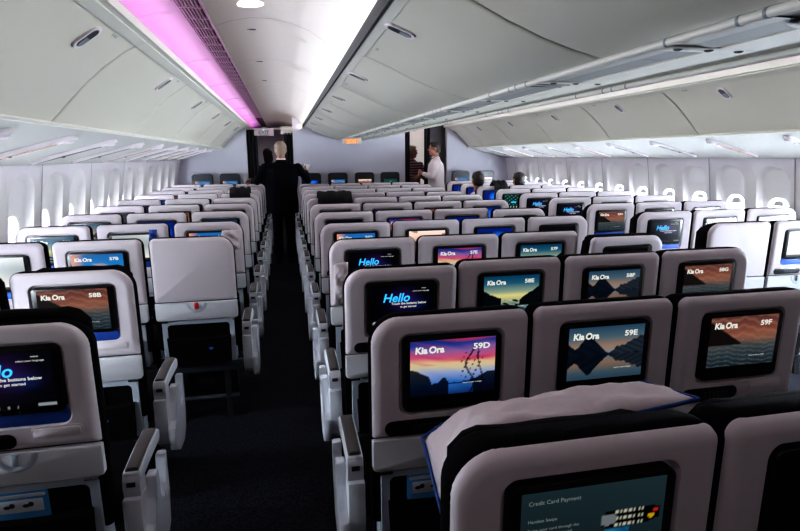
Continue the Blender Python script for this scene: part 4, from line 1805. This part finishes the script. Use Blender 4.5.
man, P_, R_, k_ = standing(-0.03, 8.22, 0.0, 1.775, 'grey-haired man in dark pinstripe suit standing in left aisle, seen from behind', M['skin'], M['hair_grey'], 'short',
               [((-.355, -.02, 1.205), (-.43, .14, 1.235), (-.6, .8, -.25), (0, 0, -1)), ((.375, -.03, 1.215), (.355, .14, 1.345), (.0, .8, .5), (-1, 0, 0))],
               M['suit'], M['trouser'], 'suit_jacket', coat_len=.74, girth=1.28, hair_s=1.0)
mb = MB()
mb.tube([(.058 * math.cos(q * PI / 8) * k_, (.008 + .060 * math.sin(q * PI / 8)) * k_, 1.523 * k_) for q in range(8, 17)], .011, 8)
put('shirt_collar', mb, M['shirtcollar'], man)
mb = MB()
mb.box(-.065, .065, -.002, .002, -.04, .04, f=lambda x, y, z: (x, y + .02 * math.sin(x * 20), z))
o = put('paper_sheet', mb, M['paper'])
o.location = (0.335, 8.45, 1.43)
o.rotation_euler = (.5, .2, .5)
tag(o, 'folded white paper in the suited man\'s right hand', 'paper')
standing(-0.27, 10.35, 0.3, 1.70, 'dark-haired person in black coat beyond the grey-haired man', M['skin'], M['hair_dark'], 'long',
         [((-.26, .05, 1.15), (-.22, .25, 1.10), (.3, 1, 0), (1, 0, 0)), ((.26, .05, 1.15), (.20, .25, 1.10), (-.3, 1, 0), (-1, 0, 0))], M['blackcoat'], M['trouser'], 'coat', coat_len=.72, girth=1.05)
standing(2.44, 10.45, math.radians(200), 1.74, 'man in red striped shirt standing in the right doorway before white galley', M['skin_dark'], M['hair_grey'], 'short',
         [((-.27, .06, 1.15), (-.16, .27, 1.14), (.5, 1, .2), (1, 0, 0)), ((.27, .06, 1.15), (.14, .28, 1.17), (-.5, 1, .2), (-1, 0, 0))], M['striped'], M['trouser'], 'striped_shirt', girth=1.12, head_turn=math.radians(28), hair_s=.97)
r4, P4, R4, k4 = standing(2.72, 9.62, math.radians(72), 1.80, 'man in white shirt and dark tie standing at the right bulkhead, facing left', M['skin_dark'], M['hair_dark'], 'short',
         [((-.25, .06, 1.16), (-.10, .25, 1.22), (.6, .8, .35), (1, 0, .2)), ((.26, .02, 1.13), (.10, .23, 1.16), (-.6, .8, .35), (-1, 0, .2))], M['whiteshirt'], M['trouser'], 'white_shirt', girth=1.24, lean=.03, hair_s=.97)
mb = MB()
tie = []
for z, w, yy in ((1.50, .020, .105), (1.46, .024, .130), (1.38, .026, .172), (1.24, .032, .180), (1.06, .038, .174), (1.0, .004, .172)):
    tie.append([(-w * k4, (yy + .004) * k4, z * k4), (w * k4, (yy + .004) * k4, z * k4), (w * k4, (yy - .006) * k4, z * k4), (-w * k4, (yy - .006) * k4, z * k4)])
mb.loft(tie)
put('tie', mb, M['tie'], r4)
mb = MB()
for sd in (-1, 1):
    mb.tube([(sd * .045 * k4, .0, 1.525 * k4), (sd * .085 * k4, .10 * k4, 1.475 * k4), (sd * .085 * k4, .160 * k4, 1.37 * k4), (sd * .04 * k4, .182 * k4, 1.22 * k4), (0, .186 * k4, 1.12 * k4)], .008, 6)
put('lanyard', mb, M['tie'], r4)


def seated(code, zhead, label, shirt, hair, facing=0.0, dx=0.0, dy=0.24):
    o = SEATS[code].location
    x, y = dx, dy
    body = MB()
    P, R = head(body, (x, y, zhead), Matrix.Rotation(facing, 3, 'Z') @ Vector((0, 1, 0)), 1.0)
    body.capsule((x, y - .01, zhead - .22), (x, y - .01, zhead - .08), .06, .055)
    ell_loft(body, [(x, y + .03, .50, .13, .10), (x, y + .02, .75, .14, .095), (x, y, zhead - .28, .14, .085), (x, y, zhead - .20, .07, .06)])
    for sd in (-1, 1):
        body.capsule((x + sd * .09, y + .05, .54), (x + sd * .10, y + .44, .55), .068, .052)
        body.capsule((x + sd * .10, y + .44, .55), (x + sd * .10, y + .40, .10), .048, .036)
        body.capsule((x + sd * .17, y, zhead - .27), (x + sd * .20, y + .06, zhead - .52), .045, .036)
        body.capsule((x + sd * .20, y + .06, zhead - .52), (x + sd * .15, y + .30, .62), .035, .026)
        hand(body, (x + sd * .15, y + .30, .62), (-sd * .2, 1, -.1), (0, 0, -1), 1.0, sd)
        body.capsule((x + sd * .10, y + .40, .055), (x + sd * .11, y + .52, .04), .036, .030)
    root = remesh(body, 'person', M['skin'], .008, 3)
    tag(root, label, 'person')
    face_bits(P, R, 1.0, root)
    hair_cap(P, R, 1.03, 'short', hair, root)
    c = MB()
    ell_loft(c, [(x, y + .03, .50, .155, .125), (x, y + .02, .75, .165, .118), (x, y, zhead - .29, .178, .105), (x, y, zhead - .22, .13, .085), (x, y - .005, zhead - .17, .068, .064)])
    for sd in (-1, 1):
        c.capsule((x + sd * .165, y, zhead - .28), (x + sd * .20, y + .06, zhead - .52), .062, .052)
        c.capsule((x + sd * .20, y + .06, zhead - .52), (x + sd * .155, y + .26, .63), .050, .036)
    remesh(c, 'shirt', shirt, .010, 3, root)
    t = MB()
    for sd in (-1, 1):
        t.capsule((x + sd * .09, y + .04, .56), (x + sd * .10, y + .44, .56), .085, .066)
        t.capsule((x + sd * .10, y + .44, .55), (x + sd * .10, y + .40, .12), .062, .052)
    remesh(t, 'trousers', M['trouser'], .012, 3, root)
    root.location = (o.x, o.y, o.z)
    return root


seated('51H', 1.20, 'dark-haired passenger in white shirt seated by right aisle, only head and shoulder visible', M['whiteshirt'], M['hair_dark'], dx=-.15)
seated('51J', 1.185, 'brown-haired passenger seated in right block, only the head visible', M['blackcoat'], M['hair_dark'], dx=-.01)

# ------------------------------------------------------------------ lights
def area(name, loc, rot, sx, sy, power, col, spread=180):
    l = bpy.data.lights.new(name, 'AREA')
    l.shape = 'RECTANGLE'
    l.size, l.size_y = sx, sy
    l.energy = power
    l.color = col
    l.spread = math.radians(spread)
    o = bpy.data.objects.new(name, l)
    COL.objects.link(o)
    o.location = loc
    o.rotation_euler = rot
    return o


YM = (1.0 + YF) / 2
# pink cove lamps hidden behind the bin lips, shining up into the cove
for sgn, f in ((1, lambda x: x), (-1, lambda x: 2 * CEN - x)):
    area('cove_lamp', (f(-0.66), 6.5, 2.146), (PI, sgn * 0.45, 0), .05, 14.0, 4.0, (1.0, 0.27, 0.72))
    area('cove_lamp', (f(-0.585), 6.5, 2.158), (PI, sgn * 0.35, 0), .02, 14.0, 3.5, (0.8, 0.15, 1.0))
# white fill lamps added near the bin tops to brighten the aisle ceilings
for sgn, f in ((1, lambda x: x), (-1, lambda x: 2 * CEN - x)):
    area('ceiling_fill_lamp', (f(-0.575), 5.5, 2.160), (PI, sgn * 0.90, 0), .05, 14.0, 2.5, (1.0, 0.91, 0.79))
    area('ceiling_fill_lamp', (f(0.335), 5.5, 2.07), (PI, -sgn * 0.95, 0), .03, 14.0, 12, (1.0, 0.93, 0.83))
# faint violet strips where the soffits meet the side walls
area('violet_strip_lamp', (-1.655, 5.6, 1.528), (0, -0.25, 0), .02, 8.4, 1.1, (0.60, 0.25, 1.0))
area('violet_strip_lamp', (4.10, 5.6, 1.528), (0, 0.25, 0), .02, 8.4, 1.1, (0.60, 0.25, 1.0))
area('forward_fill_lamp', (0.25, 12.2, 2.10), (0, 0, 0), .3, 2.0, 16, (1.0, 0.93, 0.95))  # fill added to brighten the forward cabin, no fitting modelled
# added fill lamp behind the camera, lifting the rear-facing seat shells
area('rear_fill_lamp', (0.9, -1.45, 1.95), (PI / 2 - .25, 0, 0), 2.4, .3, 1.5, (1.0, 0.80, 0.84))

W = bpy.data.worlds.new('outside_daylight')
SC.world = W
W.use_nodes = True
W.node_tree.nodes['Background'].inputs['Color'].default_value = (0.75, 0.87, 1.0, 1)
W.node_tree.nodes['Background'].inputs['Strength'].default_value = 0.5

# ------------------------------------------------------------------ camera
F, YAW, PIT, ROLL = 542.45, 0.20713, 0.19953, -0.006856
fwv = Vector((math.sin(YAW), math.cos(YAW), 0))
rt = Vector((math.cos(YAW), -math.sin(YAW), 0))
upv = Vector((0, 0, 1))
fwd = fwv * math.cos(PIT) - upv * math.sin(PIT)
uu = upv * math.cos(PIT) + fwv * math.sin(PIT)
Rv = rt * math.cos(ROLL) + uu * math.sin(ROLL)
Uv = uu * math.cos(ROLL) - rt * math.sin(ROLL)
cam = bpy.data.cameras.new('camera')
cam.sensor_fit = 'HORIZONTAL'
cam.sensor_width = 36
cam.lens = F / 800 * 36
cam.clip_start = 0.02
co = bpy.data.objects.new('camera', cam)
COL.objects.link(co)
co.matrix_world = Matrix(((Rv.x, Uv.x, -fwd.x, 0), (Rv.y, Uv.y, -fwd.y, 0), (Rv.z, Uv.z, -fwd.z, EYE), (0, 0, 0, 1)))
SC.camera = co
SC.view_settings.view_transform = 'Standard'
SC.view_settings.look = 'High Contrast'
SC.view_settings.exposure = 0.2
SC.cycles.max_bounces = 8
SC.cycles.diffuse_bounces = 5
SC.cycles.use_denoising = True
SC.cycles.sample_clamp_indirect = 6
SC.cycles.sample_clamp_direct = 5
